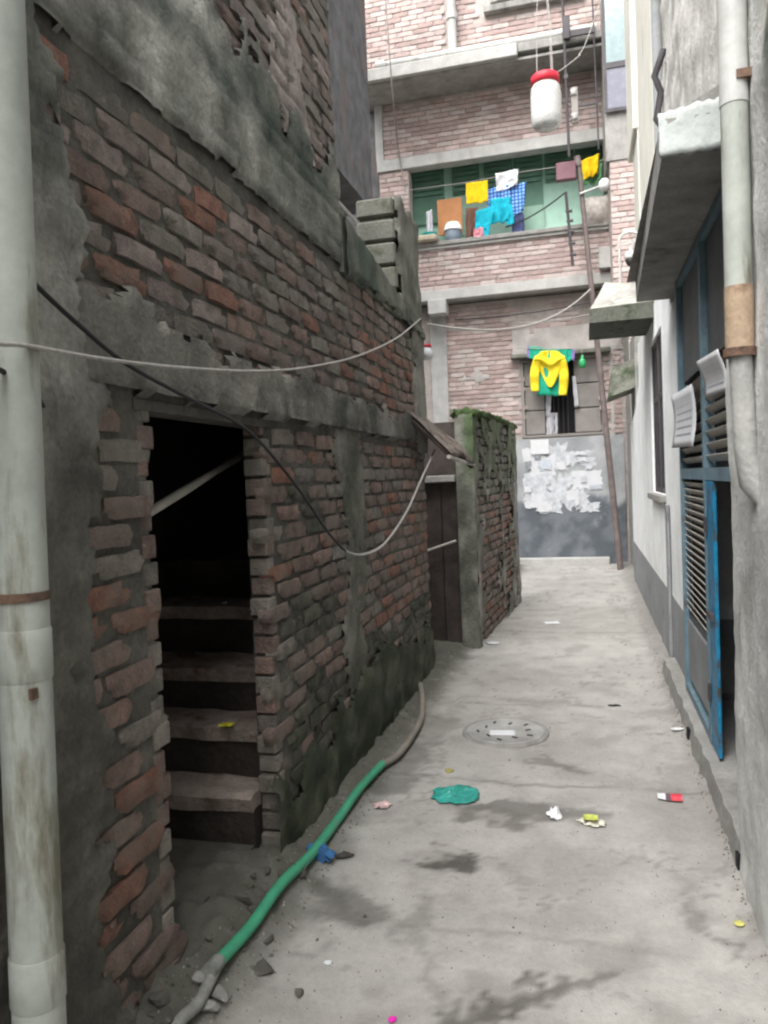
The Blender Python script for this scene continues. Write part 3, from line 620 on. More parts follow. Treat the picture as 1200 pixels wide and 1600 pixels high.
box('cream_upper_pier_base', (RX-.0, 8.201, 2.901), (1.2, 8.9, 4.899), m_cream, HR, .01)
MB().tube([(RX-.035, 5.75, 2.8), (RX-.035, 5.75, 6.2)], .035, 12).obj('conduit', m_dado, HR, True)
MB().tube([(RX-.03, 5.98, 2.9), (RX-.03, 5.98, 6.4)], .025, 12).obj('conduit', m_cream, HR, True)
hk = MB(); hk.tube([(RX-.03, 5.45, 3.72), (RX-.08, 5.46, 3.8), (RX-.05, 5.42, 3.95), (RX-.09, 5.4, 4.05), (RX-.03, 5.38, 4.2)], .022, 8); hk.obj('cable_stub', m_iron, HR, True)
wn = box('side_window', (RX+.14, WY0, WZ0), (RX+.17, WY1, WZ1), m_void, HR)
f = MB()
for yy in (WY0, (WY0+WY1)/2-.02, WY1-.05): f.box((RX+.02, yy, WZ0), (RX+.08, yy+.05, WZ1))
for zz in (WZ0, 2.1, WZ1-.05): f.box((RX+.025, WY0+.05, zz), (RX+.075, WY1-.05, zz+.045))
f.obj('window_frame', m_iron, wn)
for k in range(7): MB().tube([(RX+.03, WY0+.15+k*.18, WZ0), (RX+.03, WY0+.15+k*.18, WZ1)], .008, 6).obj('bar', m_iron, wn)
box('window_sill', (RX-.05, WY0-.05, WZ0-.06), (RX+.1, WY1+.05, WZ0-.002), m_conc, HR, .008)
box('pilaster', (RX-.03, 6.05, -.02), (RX-.0045, 6.14, 1.24), m_dado, HR, .006)
# canopies
cn = MB()
def can(x0a, x0b, y0, y1, zb, zt): return [(x0a, y0, zb), (RX+.3, y0, zb), (RX+.3, y1, zb), (x0b, y1, zb)], (0, 0, zt-zb)
poly, dd = can(.307, .369, 3.07, 5.58, 2.65, 2.79); cn.prism(poly, dd).obj('canopy', m_conc, HR)
cn = MB(); cn.grid(lambda a, c: (.30+.31*a, 3.055+.02*c-.006*fb(a*5, c*4, 1, 2, 3), 2.655+.16*c+.045*a*c+.01*fb(a*6, c, 2, 2, 3)*c), 16, 8, .02); cn.obj('canopy_front_render', M('bluish_cement', (.42, .45, .44), var=.15, scale=6, bump=.5, bscale=30), HR, True)
MB().prism([(.311, 3.08, 2.79), (RX+.0, 3.08, 2.79), (RX+.0, 3.08, 2.93)], (0, 2.5, 0)).obj('canopy_fillet', m_conc, HR)
cn = MB(); cn.prism([(.07, 6.94, 2.79), (RX-.001, 6.94, 2.79), (RX-.001, 6.94, 2.93), (.075, 6.94, 2.91)], (0, .9, 0)); cn.obj('lower_canopy', M('black_mossy_concrete', (.10, .105, .088), var=.4, bump=.7, stain=(.04, .05, .03), sthr=.5, sscale=6), HR)
cn = MB(); cn.grid(lambda a, c: (.075+.525*a+.16*c*(1-a), 6.945+.88*c, 2.912+.02*a+(.42-.06*a)*c**1.1+.008*fb(a*5, c*5, 1, 2, 3)), 12, 14, .03); cn.obj('canopy_slope', m_concpale if False else M('dusty_concrete', (.36, .35, .31), var=.2, scale=5, bump=.5, stain=(.2, .2, .17), sthr=.56, sscale=4), HR, True)
MB().prism([(.08, 6.95, 2.915), (RX-.002, 6.95, 2.915), (RX-.002, 7.83, 2.915), (.09, 7.83, 2.915)], (0, 0, .001)).obj('canopy_deck', m_concdark, HR)
MB().prism([(.085, 6.96, 2.916), (.23, 7.82, 3.30), (.23, 7.82, 2.916)], (.36, 0, 0)).obj('canopy_fill', m_conc, HR)
cn = MB(); cn.prism([(.30, 9.95, 2.42), (RX+.1, 9.95, 2.55), (RX+.1, 9.95, 2.9), (.36, 9.95, 2.78)], (0, .8, 0)); cn.obj('small_canopy', m_concdark, HR)
box('small_canopy_wall', (RX+.02, 9.91, 2.1), (.88, 10.85, 3.2), m_conc, HR)

# ---- white pipe on the near right wall
g = thing('wall_pipe', 'white drain pipe with a rusty lower joint on the grey wall before the blue gate', 'pipe', (.46, 2.45, 0))
def rp(z): return Vector((.455-.004*(z-1.5), 2.50-.02*(z-1.5), z))
MB().tube([rp(2.55), rp(4.3)], .040, 20).obj('pipe_section', m_pvcwhite, g, True)
MB().tube([rp(2.02), rp(2.55)], .038, 20).obj('pipe_section', m_pvc, g, True)
MB().tube([rp(1.84), rp(2.03)], .040, 20).obj('rusty_joint', M('rust_stained_pvc', (.36, .27, .19), var=.3, scale=9, bump=.3, stain=(.2, .12, .08), sthr=.55, sscale=8), g, True)
MB().tube([rp(1.825), rp(1.85)], .047, 20).obj('collar', m_rust, g, True)
MB().tube([rp(1.835), rp(1.55)+Vector((.01, 0, 0)), rp(1.45)+Vector((.02, 0, 0)), rp(1.38)+Vector((.075, 0, 0))], .033, 16).obj('lower_pipe', M('cement_coat', (.34, .34, .325), var=.2, bump=.5), g, True)
for z in (2.62, 3.6): box('bracket', tuple(rp(z)+Vector((.0, -.045, -.012))), tuple(rp(z)+Vector((.055, .05, .012))), m_rust, g)

# ---- metal gate
GX = .565
GT = thing('metal_gate', 'blue and grey steel gate with louvres and one bright blue leaf standing open', 'gate', (GX, 4.2, .12))
fr = MB()
for ya, yb in ((3.10, 3.15), (4.06, 4.12), (5.03, 5.08)): fr.box((GX, ya, .125), (GX+.05, yb, 2.645))
fr.box((GX+.002, 3.15, 1.44), (GX+.048, 4.06, 1.50)); fr.box((GX+.002, 4.12, 1.44), (GX+.048, 5.03, 1.50)); fr.box((GX+.002, 4.12, .126), (GX+.048, 5.03, .17))
fr.box((GX+.002, 3.15, 2.60), (GX+.048, 4.06, 2.64)); fr.box((GX+.002, 4.12, 2.60), (GX+.048, 5.03, 2.64)); fr.obj('gate_frame', m_greyblue, GT)
lf = box('louvre_leaf', (GX+.030, 4.125, .18), (GX+.040, 5.025, .62), m_gatedark, GT)
for k in range(20): MB().box((-.018, 0, -.002), (.018, .89, .002), 0, Matrix.Translation((GX+.026, 4.13, .645+k*.04)) @ Matrix.Rotation(R_(52), 4, 'Y')).obj('slat', m_slat, lf)
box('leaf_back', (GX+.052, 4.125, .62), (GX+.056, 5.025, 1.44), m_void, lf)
box('lower_panel', (GX+.014, 4.16, .22), (GX+.029, 4.99, .58), M('faded_grey_sheet', (.20, .21, .215), rough=.6, var=.2), lf, .004)
bl = MB(); bl.box((GX+.002, 3.83, .13), (GX+.018, 4.045, 1.435), .003); bl = bl.obj('blue_leaf', m_blue, GT)
box('bolt', (GX-.02, 3.86, .78), (GX+.001, 3.98, .81), m_iron, bl); box('hinge', (GX-.012, 4.02, .35), (GX+.001, 4.054, .43), m_iron, bl); box('hinge', (GX-.012, 4.02, 1.18), (GX+.001, 4.054, 1.26), m_iron, bl)
for (ya, yb) in ((3.155, 4.055), (4.125, 5.025)):
    tp = box('transom_sheet', (GX+.03, ya, 2.02), (GX+.034, yb, 2.598), m_gatedark, GT)
    for k in range(8): MB().box((-.02, 0, -.002), (.02, yb-ya, .002), 0, Matrix.Translation((GX+.022, ya, 1.545+k*.058)) @ Matrix.Rotation(R_(50), 4, 'Y')).obj('slat', m_slat, tp)
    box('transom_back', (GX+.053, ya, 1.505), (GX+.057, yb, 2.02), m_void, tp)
n1, n2 = P(1051, 705, 'x', GX-.04), P(1077, 600, 'x', GX-.04); n3, n4 = P(1097, 628, 'x', GX-.04), P(1124, 545, 'x', GX-.04)
for k, (ya, yb, za, zb, lab, rot) in enumerate(((n2.y, n1.y, n1.z, n2.z, 'curled printed notice hung on the louvres left of the gate post', .05), (n4.y, n3.y, n3.z, n4.z, 'pale printed notice tied upright above the blue gate leaf', .05))):
    g = MB(); g.grid(lambda a, c: (GX-.03-rot*.25*a+.02*math.sin(c*3+k), ya+(yb-ya)*a, za+(zb-za)*c+.02*a), 8, 8, .003)
    o = g.obj('paper_notice', m_paper, None, True); tag(o, lab, 'notice')
    for r in range(5):
        zz = za+(zb-za)*(.2+.13*r); q = MB(); q.grid(lambda a, c: (GX-.0335-rot*.25*(.15+.7*a)+.02*math.sin((.2+.13*r)*3+k), ya+(yb-ya)*(.15+.7*a), zz+.012*c+.02*(.15+.7*a)), 4, 1, .0); q.obj('print_line', m_print, o)
o = MB(); o.grid(lambda a, c: (.486-.006*c, 1.98+.22*a, 1.52+.10*c), 3, 3, .003); o = o.obj('paper_notice', m_paper); tag(o, 'small pale paper stuck flat on the grey wall beside the drain pipe', 'notice')

# ================================================================== utility pole, rods, cables
pb0, pt0 = P(970, 893, 'y', 12.15), P(904, 255, 'y', 12.15)
UPo = thing('utility_pole', 'thin rust brown utility pole leaning over the alley in front of the balcony', 'pole', tuple(pb0))
pb0.z = -.02
MB().tube([pb0, pb0.lerp(pt0, .5), pt0], [.05, .043, .036], 12).obj('pole', m_polerust, UPo, True)
bx_ = P(886, 268, 'y', 12.1)
box('meter_box', (bx_.x-.16, 12.02, bx_.z-.14), (bx_.x+.13, 12.14, bx_.z+.12), M('maroon_paint', (.17, .085, .10), rough=.6, var=.2), UPo, .012)
MB().tube([(pt0.x, 12.15, pt0.z-.05), (pt0.x-.02, 12.15, pt0.z+.1)], .05, 10).obj('pole_cap', m_polerust, UPo, True)
la, lb = P(906, 303, 'y', 12.1), P(938, 291, 'y', 12.05)
lm = MB().tube([la, lb], .018, 8).obj('lamp_arm', m_pvcwhite, UPo)
MB().lathe([(.0, .09), (.05, .085), (.085, .04), (.09, -.02), (.07, -.07), (.0, -.09)], P(945, 289, 'y', 12.05), 16).obj('lamp_globe', M('white_lamp_glass', (.75, .76, .76), rough=.35, var=.05, bump=0), lm, True)
MB().tube([P(884, 300, 'y', 12.06), P(895, 415, 'y', 12.06)], .022, 8).obj('hanging_bar', m_iron, UPo)
for v in (330, 345, 362, 380, 398):
    c = P(886+(v-300)*.095, v, 'y', 12.06); MB().tube([c+Vector((-.05, 0, 0)), c+Vector((.05, 0, 0))], [.018, .026], 8).obj('insulator', m_iron, UPo)
# insulator rack on the ledge
rk = thing('insulator_rack', 'dark iron service rack with insulators hanging from the upper ledge', 'rack', tuple(P(883, 120, 'y', 11.95)))
xr = P(882, 110, 'y', 11.93)
def rr(v): return P(879+v*.043, v, 'y', 11.93)
MB().tube([rr(-10), rr(245)], .02, 8).obj('rod', m_iron, rk)
MB().tube([rr(-10)+Vector((.42, 0, 0)), rr(245)+Vector((.42, .0, .05))], .012, 8).obj('rod', m_iron, rk)
box('clamp', tuple(rr(50)+Vector((-.02, -.04, -.12))), tuple(rr(30)+Vector((.09, .04, .02))), m_iron, rk, .01)
box('cross_arm', tuple(rr(36)+Vector((.09, -.02, -.22))), tuple(rr(36)+Vector((.44, .02, -.13))), m_iron, rk, .004)
box('wall_bracket', tuple(rr(120)+Vector((-.03, -.02, -.03))), (rr(120).x+.03, Y2-.23, rr(120).z+.03), m_iron, rk)
sp = box('spool_plate', tuple(rr(182)+Vector((.06, -.03, -.12))), tuple(rr(150)+Vector((.16, .03, .10))), m_shutter, rk, .01)
for v in (147, 185): c = rr(v)+Vector((.1, -.01, 0)); MB().lathe([(.03, -.05), (.055, -.04), (.035, 0), (.055, .04), (.03, .05)], c, 12).obj('insulator', m_concpale, rk, True)
box('spool_arm', tuple(rr(168)+Vector((.16, -.015, -.015))), tuple(rr(168)+Vector((.44, .015, .015))), m_iron, rk)
def sag(a, b, s, n=24): a, b = Vector(a), Vector(b); return [a.lerp(b, i/n)-Vector((0, 0, s*4*(i/n)*(1-i/n))) for i in range(n+1)]
def cable(name, path, r, mat, label, cat='cable', group=None, n=6): return tag(MB().tube(path, r, n).obj(name, mat, None, True), label, cat, group)
# pale cord sagging in front of the old brick house
def wl(u, v, x): return P(u, v, 'x', x)
def smooth_path(pts, k=6):
    out = []; p = [pts[0]]+pts+[pts[-1]]
    for i in range(1, len(p)-2):
        for j in range(k):
            t = j/k; a, b_, c, d_ = p[i-1], p[i], p[i+1], p[i+2]
            out.append(.5*((2*b_)+(c-a)*t+(2*a-5*b_+4*c-d_)*t*t+(3*b_-a-3*c+d_)*t*t*t))
    return out+[pts[-1]]
cable('cord', smooth_path([Vector((-1.185, .3, 1.90)), Vector((-1.10, .75, 1.83)), wl(-40, 528, -1.05), wl(40, 540, -1.05), wl(170, 562, -1.06), wl(290, 575, -1.07), wl(400, 580, -1.08), wl(480, 574, -1.09), wl(560, 556, -1.10), wl(620, 528, -1.12), wl(657, 498, -1.165)]), .0052, m_cord, 'pale twisted cord sagging across the brick wall above the doorway', 'cord')
cable('cable', smooth_path([wl(48, 438, -1.16), wl(120, 505, -1.15), wl(200, 570, -1.14), wl(300, 625, -1.14), wl(390, 675, -1.14), wl(460, 755, -1.14), wl(510, 828, -1.13), wl(540, 862, -1.12)]), .006, m_black, 'thin black cable drooping across the top of the stair doorway')
cable('cord', smooth_path([wl(536, 860, -1.125), wl(565, 867, -1.10), wl(600, 850, -1.09), wl(635, 800, -1.08), wl(660, 745, -1.07), wl(680, 702, -1.05)]), .007, m_cord, 'pale looped cord hanging from the tin awning', 'cord')
cable('cable', [Vector((-1.185, .4, 1.74)), Vector((-1.10, .8, 1.70)), wl(0, 578, -1.08), wl(52, 608, -1.13), wl(70, 640, -1.19)], .006, m_black, 'short black cable end clipped behind the thick soil pipe')
cable('cable', sag(P(668, 506, 'y', 5.9), P(922, 452, 'y', 12.1), .25), .010, m_cord, 'pale service wire from the brick house end to the leaning pole')
cable('cable', sag(P(700, 500, 'y', 13.1), P(935, 470, 'y', 12.3), .05), .010, m_iron, 'dark wire strung below the pale edge beam')
cable('cable', sag(P(780, 505, 'y', 13.1), P(940, 487, 'y', 12.3), .05), .008, m_cord, 'thin pale wire strung above the yellow shirt')
cable('cable', sag(P(790, 355, 'y', 12.55), P(884, 300, 'y', 12.1), .06), .011, m_black, 'black wire from the balcony to the maroon box')
cable('cable', smooth_path([P(601, -20, 'y', 11.9), P(612, 130, 'y', 11.9), P(622, 230, 'y', 12.6), P(634, 300, 'y', 12.62)]), .012, m_shutter, 'thin wire hanging down the left of the pink brick front')
# plastic jar hung under a span cable
jc = P(853, 163, 'y', 5.2)
cable('cable', [wl(534, -170, LX+.01)]+sag(wl(536, -130, LX+.02), P(1020, -40, 'x', RX+.0), .10)[1:], .008, m_black, 'black span cable crossing the alley and carrying the plastic jar')
J = thing('plastic_jar', 'translucent white plastic jar with red lid hanging over the alley', 'jar', tuple(jc))
z0 = jc.z
jm = M('milky_plastic', (.78, .79, .77), rough=.3, var=.05, bump=.05, trans=.35, spec=.5)
MB().lathe([(.02, -.155), (.075, -.150), (.092, -.13), (.097, -.08), (.097, .06), (.092, .10), (.078, .125), (.078, .135)], jc, 28).obj('jar_body', jm, J, True)
MB().lathe([(.078, .12), (.09, .122), (.09, .172), (.082, .180), (.01, .182)], jc, 28).obj('lid', M('red_plastic', (.55, .03, .05), rough=.4, var=.1, bump=.05), J, True)
MB().lathe([(.03, -.07), (.05, -.06), (.055, .02), (.04, .05), (.01, .055)], jc, 16).obj('inner_lamp', m_paper, J, True)
ct = Vector((jc.x+.02, jc.y, jc.z+.86))
for dx, dy in ((-.05, 0), (.04, .03), (.05, -.04)): MB().tube([jc+Vector((dx, dy, .18)), jc+Vector((dx*.9, dy, .5)), jc+Vector((dx*.2, 0, .95))], .003, 5).obj('hanger_wire', m_cord, J)
cable('cable', smooth_path([jc+Vector((.05, 0, .18)), jc+Vector((.12, 0, .21)), jc+Vector((.22, 0, .27)), P(905, 85, 'y', 5.3), P(918, 60, 'y', 5.5), P(960, -60, 'y', 5.6)]), .003, m_cord, 'thin curly wire looping off the red jar lid')

# ---- security camera in its bracket above the lower canopy
cc = P(986, 405, 'y', 7.75)
K = thing('security_camera', 'white dome security camera under a hooped metal bracket on the lower canopy', 'camera', tuple(cc))
MB().lathe([(.01, .075), (.045, .07), (.06, .045), (.062, .01), (.055, 0)], cc, 18).obj('housing', m_pvcwhite, K, True)
MB().lathe([(.052, .0), (.05, -.03), (.03, -.058), (.005, -.066)], cc, 18).obj('dome', m_black, K, True)
zb = 3.27
for dx in (-.10, .02, .09): MB().tube([cc+Vector((dx, .05, zb-cc.z)), cc+Vector((dx, .05, .2))], .012, 8).obj('bracket_upright', m_concpale, K)
MB().tube([cc+Vector((.095*math.cos(a)-.005, .05, .2+.07*math.sin(a))) for a in [math.pi*i/10 for i in range(11)]], .014, 8).obj('bracket_hoop', m_pvcwhite, K, True)
MB().tube([cc+Vector((0, .05, .12)), cc+Vector((0, 0, .07))], .012, 8).obj('camera_arm', m_pvcwhite, K)
MB().tube([cc+Vector((-.12, .05, .15)), cc+Vector((.14, .05, .17))], .009, 8).obj('cross_bar', m_concpale, K)

# ================================================================== laundry and balcony things
def cloth(name, corners, mat, label, cat='cloth', folds=3, amp=.03, hem=.03, group=None, seed=0, nu=18, nv=16, sagtop=.0, parent=None):
    tl, tr, bl_, br = [Vector(c) for c in corners]
    def f(a, b_):
        p = tl.lerp(tr, a).lerp(bl_.lerp(br, a), b_)
        p.y += amp*(.35+.65*b_)*math.sin(a*folds*2*math.pi+seed+1.3*nz(a*2, b_*2, seed))-.01+amp*.9*fb(a*2.2, b_*1.6, seed+len(name), 1.3, 3)
        p.z -= sagtop*math.sin(math.pi*a)*(1-b_); p.z += hem*nz(a*4, seed, 2)*b_; p.x += .02*nz(b_*3, seed, a)*b_
        return p
    o = MB().grid(f, nu, nv, .006).obj(name, mat, parent, True)
    return tag(o, label, cat, group) if label else o
def fq(pts, y): return [P(u, v, 'y', y) for u, v in pts]        # corners tl, tr, bl, br
yel = fab('yellow_cloth', (.80, .52, .01)); teal = fab('teal_cloth', (.01, .38, .50)); wht = fab('white_cloth', (.82, .83, .85)); navy = fab('navy_cloth', (.05, .06, .14))
grn = fab('green_cloth', (.02, .38, .24)); lem = fab('lemon_cloth', (.85, .66, .03)); brn = fab('brown_cloth', (.14, .07, .05)); grey = fab('grey_cloth', (.50, .50, .53))
# checked cotton
mt = bpy.data.materials.new('blue_check'); mt.use_nodes = True; N = mt.node_tree.nodes; L = mt.node_tree.links
tc = N.new('ShaderNodeNewGeometry'); mp = N.new('ShaderNodeVectorMath'); mp.operation = 'MULTIPLY'; mp.inputs[1].default_value = (1, 0, 1); L.new(tc.outputs['Position'], mp.inputs[0])
ck = N.new('ShaderNodeTexBrick'); ck.offset = 0; ck.inputs['Scale'].default_value = 14; ck.inputs['Brick Width'].default_value = .8; ck.inputs['Row Height'].default_value = .8; ck.inputs['Mortar Size'].default_value = .14
ck.inputs['Color1'].default_value = (.18, .42, .85, 1); ck.inputs['Color2'].default_value = (.25, .5, .9, 1); ck.inputs['Mortar'].default_value = (.03, .08, .3, 1)
rt = N.new('ShaderNodeVectorRotate'); rt.inputs['Axis'].default_value = (1, 0, 0); rt.inputs['Angle'].default_value = R_(90); L.new(mp.outputs[0], rt.inputs['Vector']); L.new(rt.outputs[0], ck.inputs['Vector'])
L.new(ck.outputs['Color'], N['Principled BSDF'].inputs['Base Color']); N['Principled BSDF'].inputs['Roughness'].default_value = .95
check = mt
yl = Y1+.06
cable('clothes_line', [P(640, 297, 'y', Y1+.1), P(730, 285, 'y', Y1+.1), P(820, 268, 'y', Y1+.1), P(950, 250, 'y', Y1+.1)], .006, m_cord, 'clothes line strung across the mint green balcony', 'line')
cloth('yellow_towel', fq([(728, 287), (762, 282), (729, 319), (763, 316)], yl+.02), yel, 'folded yellow towel hung on the balcony line', 'towel', 2, .015)
cloth('white_cloth', fq([(774, 272), (810, 265), (776, 298), (809, 291)], yl+.0), wht, 'puffy white cloth hung above the checked shirt on the balcony', 'cloth', 1, .06)
sh = cloth('checked_shirt', fq([(760, 296), (822, 285), (762, 330), (820, 322)], yl+.05), check, 'blue checked shirt hung behind the teal cloth on the balcony', 'shirt', 3, .03)
cloth('shirt_sleeve', fq([(800, 296), (821, 290), (800, 340), (818, 330)], yl+.01), check, None, folds=1, amp=.02, parent=sh)
te = cloth('teal_garment', fq([(766, 312), (798, 308), (768, 350), (796, 346)], yl-.01), teal, 'bright teal garment draped over the balcony sill with two hanging legs', 'garment', 2, .03)
cloth('garment_leg', fq([(744, 330), (775, 322), (742, 358), (766, 358)], yl-.02), teal, None, folds=1, amp=.02, parent=te)
cloth('garment_leg', fq([(786, 322), (800, 320), (792, 352), (804, 350)], yl-.03), teal, None, folds=1, amp=.015, parent=te)
cloth('garment_leg', fq([(754, 352), (766, 350), (757, 372), (764, 371)], yl-.03), teal, None, folds=1, amp=.01, parent=te)
cloth('navy_cloth', fq([(800, 335), (818, 332), (800, 366), (820, 362)], yl+.02), navy, 'dark navy cloth hanging beside the teal garment', 'cloth', 1, .02)
cloth('brown_cloth', fq([(728, 326), (746, 324), (728, 372), (746, 368)], yl+.04), brn, 'maroon brown cloth hanging below the yellow towel', 'cloth', 2, .02)
cloth('pink_cloth', fq([(740, 358), (756, 355), (740, 372), (756, 369)], yl-.02), fab('pink_cloth', (.6, .25, .3)), 'small pink cloth lying on the sill below the teal garment', 'cloth', 1, .02)
o = box('plywood_board', tuple(P(685, 368, 'y', yl+.12)), tuple(P(721, 308, 'y', yl+.12)+Vector((0, .03, 0))), M('orange_plywood', (.42, .19, .08), rough=.7, var=.15), None); tag(o, 'orange brown board standing behind the balcony sill', 'board')
c = P(706, 356, 'y', yl+.02)
g = thing('wash_basin', 'white plastic basin upended on a bucket behind the balcony sill', 'basin', tuple(c))
MB().lathe([(.02, .12), (.11, .11), (.15, .03), (.155, .0), (.16, -.01), (.15, -.02)], c+Vector((0, .12, 0)), 20).obj('basin', M('white_plastic', (.8, .8, .8), rough=.4, var=.05), g, True)
MB().lathe([(.10, -.26), (.12, -.25), (.14, -.03), (.13, -.025)], c+Vector((0, .12, 0)), 20).obj('bucket', M('slate_plastic', (.16, .2, .25), rough=.5, var=.1), g, True)
c = P(671, 360, 'y', Y1+.05); c.z = 5.52
g = thing('teal_bowl', 'turquoise plastic bowl with a grey rag over its rim at the balcony end', 'bowl', tuple(c))
MB().lathe([(.03, -.02), (.09, -.015), (.12, .05), (.125, .055), (.11, .05), (.085, .0), (.02, -.005)], c, 20).obj('bowl', M('turquoise_plastic', (.03, .45, .45), rough=.4, var=.08), g, True)
cloth('rag', [c+Vector(v) for v in ((-.05, .03, .42), (.05, .03, .45), (-.04, 0, .03), (.06, 0, .03))], grey, None, folds=2, amp=.03, parent=g)
c = P(667, 372, 'y', Y1-.02); o = MB().box((c.x-.19, Y1-.18, 5.402), (c.x+.19, Y1+.12, 5.498), .02).obj('planter_box', M('tan_clay', (.42, .36, .28), var=.2, scale=8)); tag(o, 'tan clay planter box under the turquoise bowl on the balcony sill', 'planter')
cloth('yellow_cloth', fq([(908, 252), (936, 240), (912, 281), (934, 272)], Y1-.15), yel, 'crumpled yellow cloth hung beside the leaning pole above the lamp', 'cloth', 2, .03)
cloth('green_cloth', fq([(905, 262), (942, 250), (906, 292), (940, 284)], Y1-.08), fab('sage_cloth', (.12, .28, .14)), 'sage green cloth hung behind the crumpled yellow one', 'cloth', 2, .03)
cable('clothes_line', sag(P(893, 262, 'y', Y1-.12), P(955, 244, 'y', Y1-.12), .03), .007, m_cord, 'short line holding the crumpled yellow cloth', 'line')
o = MB(); c = P(933, 332, 'y', Y1-.02); o.grid(lambda a, b_: c+Vector((.42*(a-.5), -.12*math.sin(math.pi*a)*math.sin(math.pi*b_), .48*(.5-b_)+.03*nz(a*5, b_*5, 4))), 12, 12, .01); o = o.obj('grey_sack', fab('sack_cloth', (.40, .37, .34), var=.3), None, True); tag(o, 'greyish stuffed sack on the balcony sill behind the pole', 'sack')
# yellow shirt over a green one at the ground floor window
ys_ = YG-.24
cable('clothes_line', [P(806, 543, 'y', ys_), P(860, 546, 'y', ys_), P(925, 543, 'y', ys_), P(960, 540, 'y', ys_)], .006, m_cord, 'clothes line above the ground floor window', 'line')
gs = cloth('green_shirt', fq([(834, 545), (888, 545), (840, 618), (884, 618)], ys_+.03), grn, 'green shirt with purple hems hung behind the yellow one', 'shirt', 2, .02)
pur = fab('purple_hem', (.25, .17, .45))
cloth('sleeve', fq([(826, 541), (848, 543), (826, 559), (846, 566)], ys_+.03), grn, None, folds=1, amp=.01, parent=gs); cloth('sleeve', fq([(874, 544), (897, 546), (876, 568), (896, 562)], ys_+.03), grn, None, folds=1, amp=.01, parent=gs)
cloth('cuff', fq([(824, 541), (827, 541), (824, 558), (827, 559)], ys_+.025), pur, None, folds=1, amp=.002, parent=gs); cloth('cuff', fq([(894, 546), (899, 547), (893, 562), (897, 563)], ys_+.025), pur, None, folds=1, amp=.002, parent=gs)
yshirt = thing('yellow_shirt', 'bright yellow long-sleeved shirt hung by its hem over the green shirt', 'shirt', tuple(P(860, 580, 'y', ys_)))
def body(a, b_):
    top, bot = 547+6*abs(a-.5), 598-22*(a-.5)**2*4-8*math.sin(a*9)
    hw = 15+9*sm(0, .45, b_)
    p = P(859+(a-.5)*2*hw, top+(bot-top)*b_, 'y', ys_-.02); p.y -= .035*math.sin(a*9+b_*2)+.06*math.exp(-((b_-.36-.5*(a-.5)**2)/.08)**2)+.02*nz(a*4, b_*4, 1); return p
MB().grid(body, 22, 26, .006).obj('body', lem, yshirt, True)
for s_, u0_, u1_, vb in ((0, 832, 836, 612), (1, 886, 879, 618)):
    def slv(a, b_):
        wd_ = 5.5+1.5*math.sin(b_*3); cu = u0_+(u1_-u0_)*b_+(-1 if s_ else 1)*10*(1-b_)**3
        p = P(cu+(a-.5)*2*wd_, 556+(vb-556)*b_, 'y', ys_-.04); p.y -= .03*math.sin(math.pi*a)+.012*math.sin(b_*14); return p
    MB().grid(slv, 8, 18, .006).obj('sleeve', lem, yshirt, True)
g = thing('hanging_bottle', 'small green bottle hanging from the line beside the yellow shirt', 'bottle', tuple(P(910, 562, 'y', ys_)))
c = P(910, 566, 'y', ys_); MB().lathe([(.01, -.09), (.05, -.085), (.055, -.01), (.05, .03), (.02, .07), (.02, .11)], c, 16).obj('bottle', M('green_plastic', (.05, .42, .16), rough=.4, var=.2, scale=20), g, True)
MB().tube([c+Vector((0, 0, .11)), c+Vector((0, 0, .25))], .004, 5).obj('string', m_cord, g)
c1 = fq([(894, 588), (899, 588), (898, 636), (905, 634)], YG-.02); cloth('grey_scarf', c1, grey, 'pale grey scarf hanging at the open window shutter', 'scarf', 1, .01)
c1 = fq([(854, 645), (871, 645), (854, 680), (872, 680)], YG+.05); cloth('window_cloth', c1, grey, 'crumpled grey cloth bundled inside the window bars', 'cloth', 2, .03)
c1 = fq([(853, 612), (862, 612), (853, 650), (860, 650)], YG+.04); cloth('window_cloth', c1, grey, 'narrow grey cloth strip hung inside the window bars', 'cloth', 1, .015)

# ---- torn posters on the wall under the window
rnd = random.Random(5); GP = 'torn white posters pasted under the window'
def poster(u0, v0, u1, v1, k, mat=m_paper, lab='torn white poster pasted in a ragged patch below the window', grp=GP, rag=.05):
    a, c = P(u0, v0, 'y', YG), P(u1, v1, 'y', YG); cx, cz = (a.x+c.x)/2, (a.z+c.z)/2; hx, hz = abs(c.x-a.x)/2, abs(a.z-c.z)/2
    n = 40; poly = []
    for i in range(n):
        t = 2*math.pi*i/n; q = max(abs(math.cos(t)), abs(math.sin(t))); r = max(.35, 1-rag*6*abs(fb(math.cos(t), math.sin(t), k*3.7, 2.6, 5)))
        poly.append((cx+hx*math.cos(t)/q*r, YG-.018-.0022*k, cz+hz*math.sin(t)/q*r))
    o = MB().prism(poly[::-1], (0, .002, 0)).obj('poster', mat); tag(o, lab, 'poster', grp)
poster(829, 688, 858, 709, 17, fab('bright_paper', (.66, .67, .68), var=.03), 'clean bright white poster, squarest of those below the window', None, .0)
pmats = [m_paper, M('grubby_paper', (.52, .54, .57), rough=.9, var=.2, scale=14), M('bluish_paper', (.50, .54, .60), rough=.9, var=.15, scale=14), M('glue_grey', (.27, .285, .30), rough=.9, var=.3, scale=20)]
spots = [(815, 700, 840, 722), (852, 690, 890, 735), (866, 705, 935, 728), (826, 712, 870, 745), (816, 738, 862, 780), (852, 735, 900, 800), (890, 735, 943, 765), (835, 765, 880, 803), (885, 760, 925, 800), (818, 770, 850, 795), (905, 785, 940, 800), (816, 755, 832, 785)]
for k in range(16):
    u, v = rnd.uniform(818, 925), rnd.uniform(700, 788); spots.append((u, v, u+rnd.uniform(7, 24), v+rnd.uniform(6, 18)))
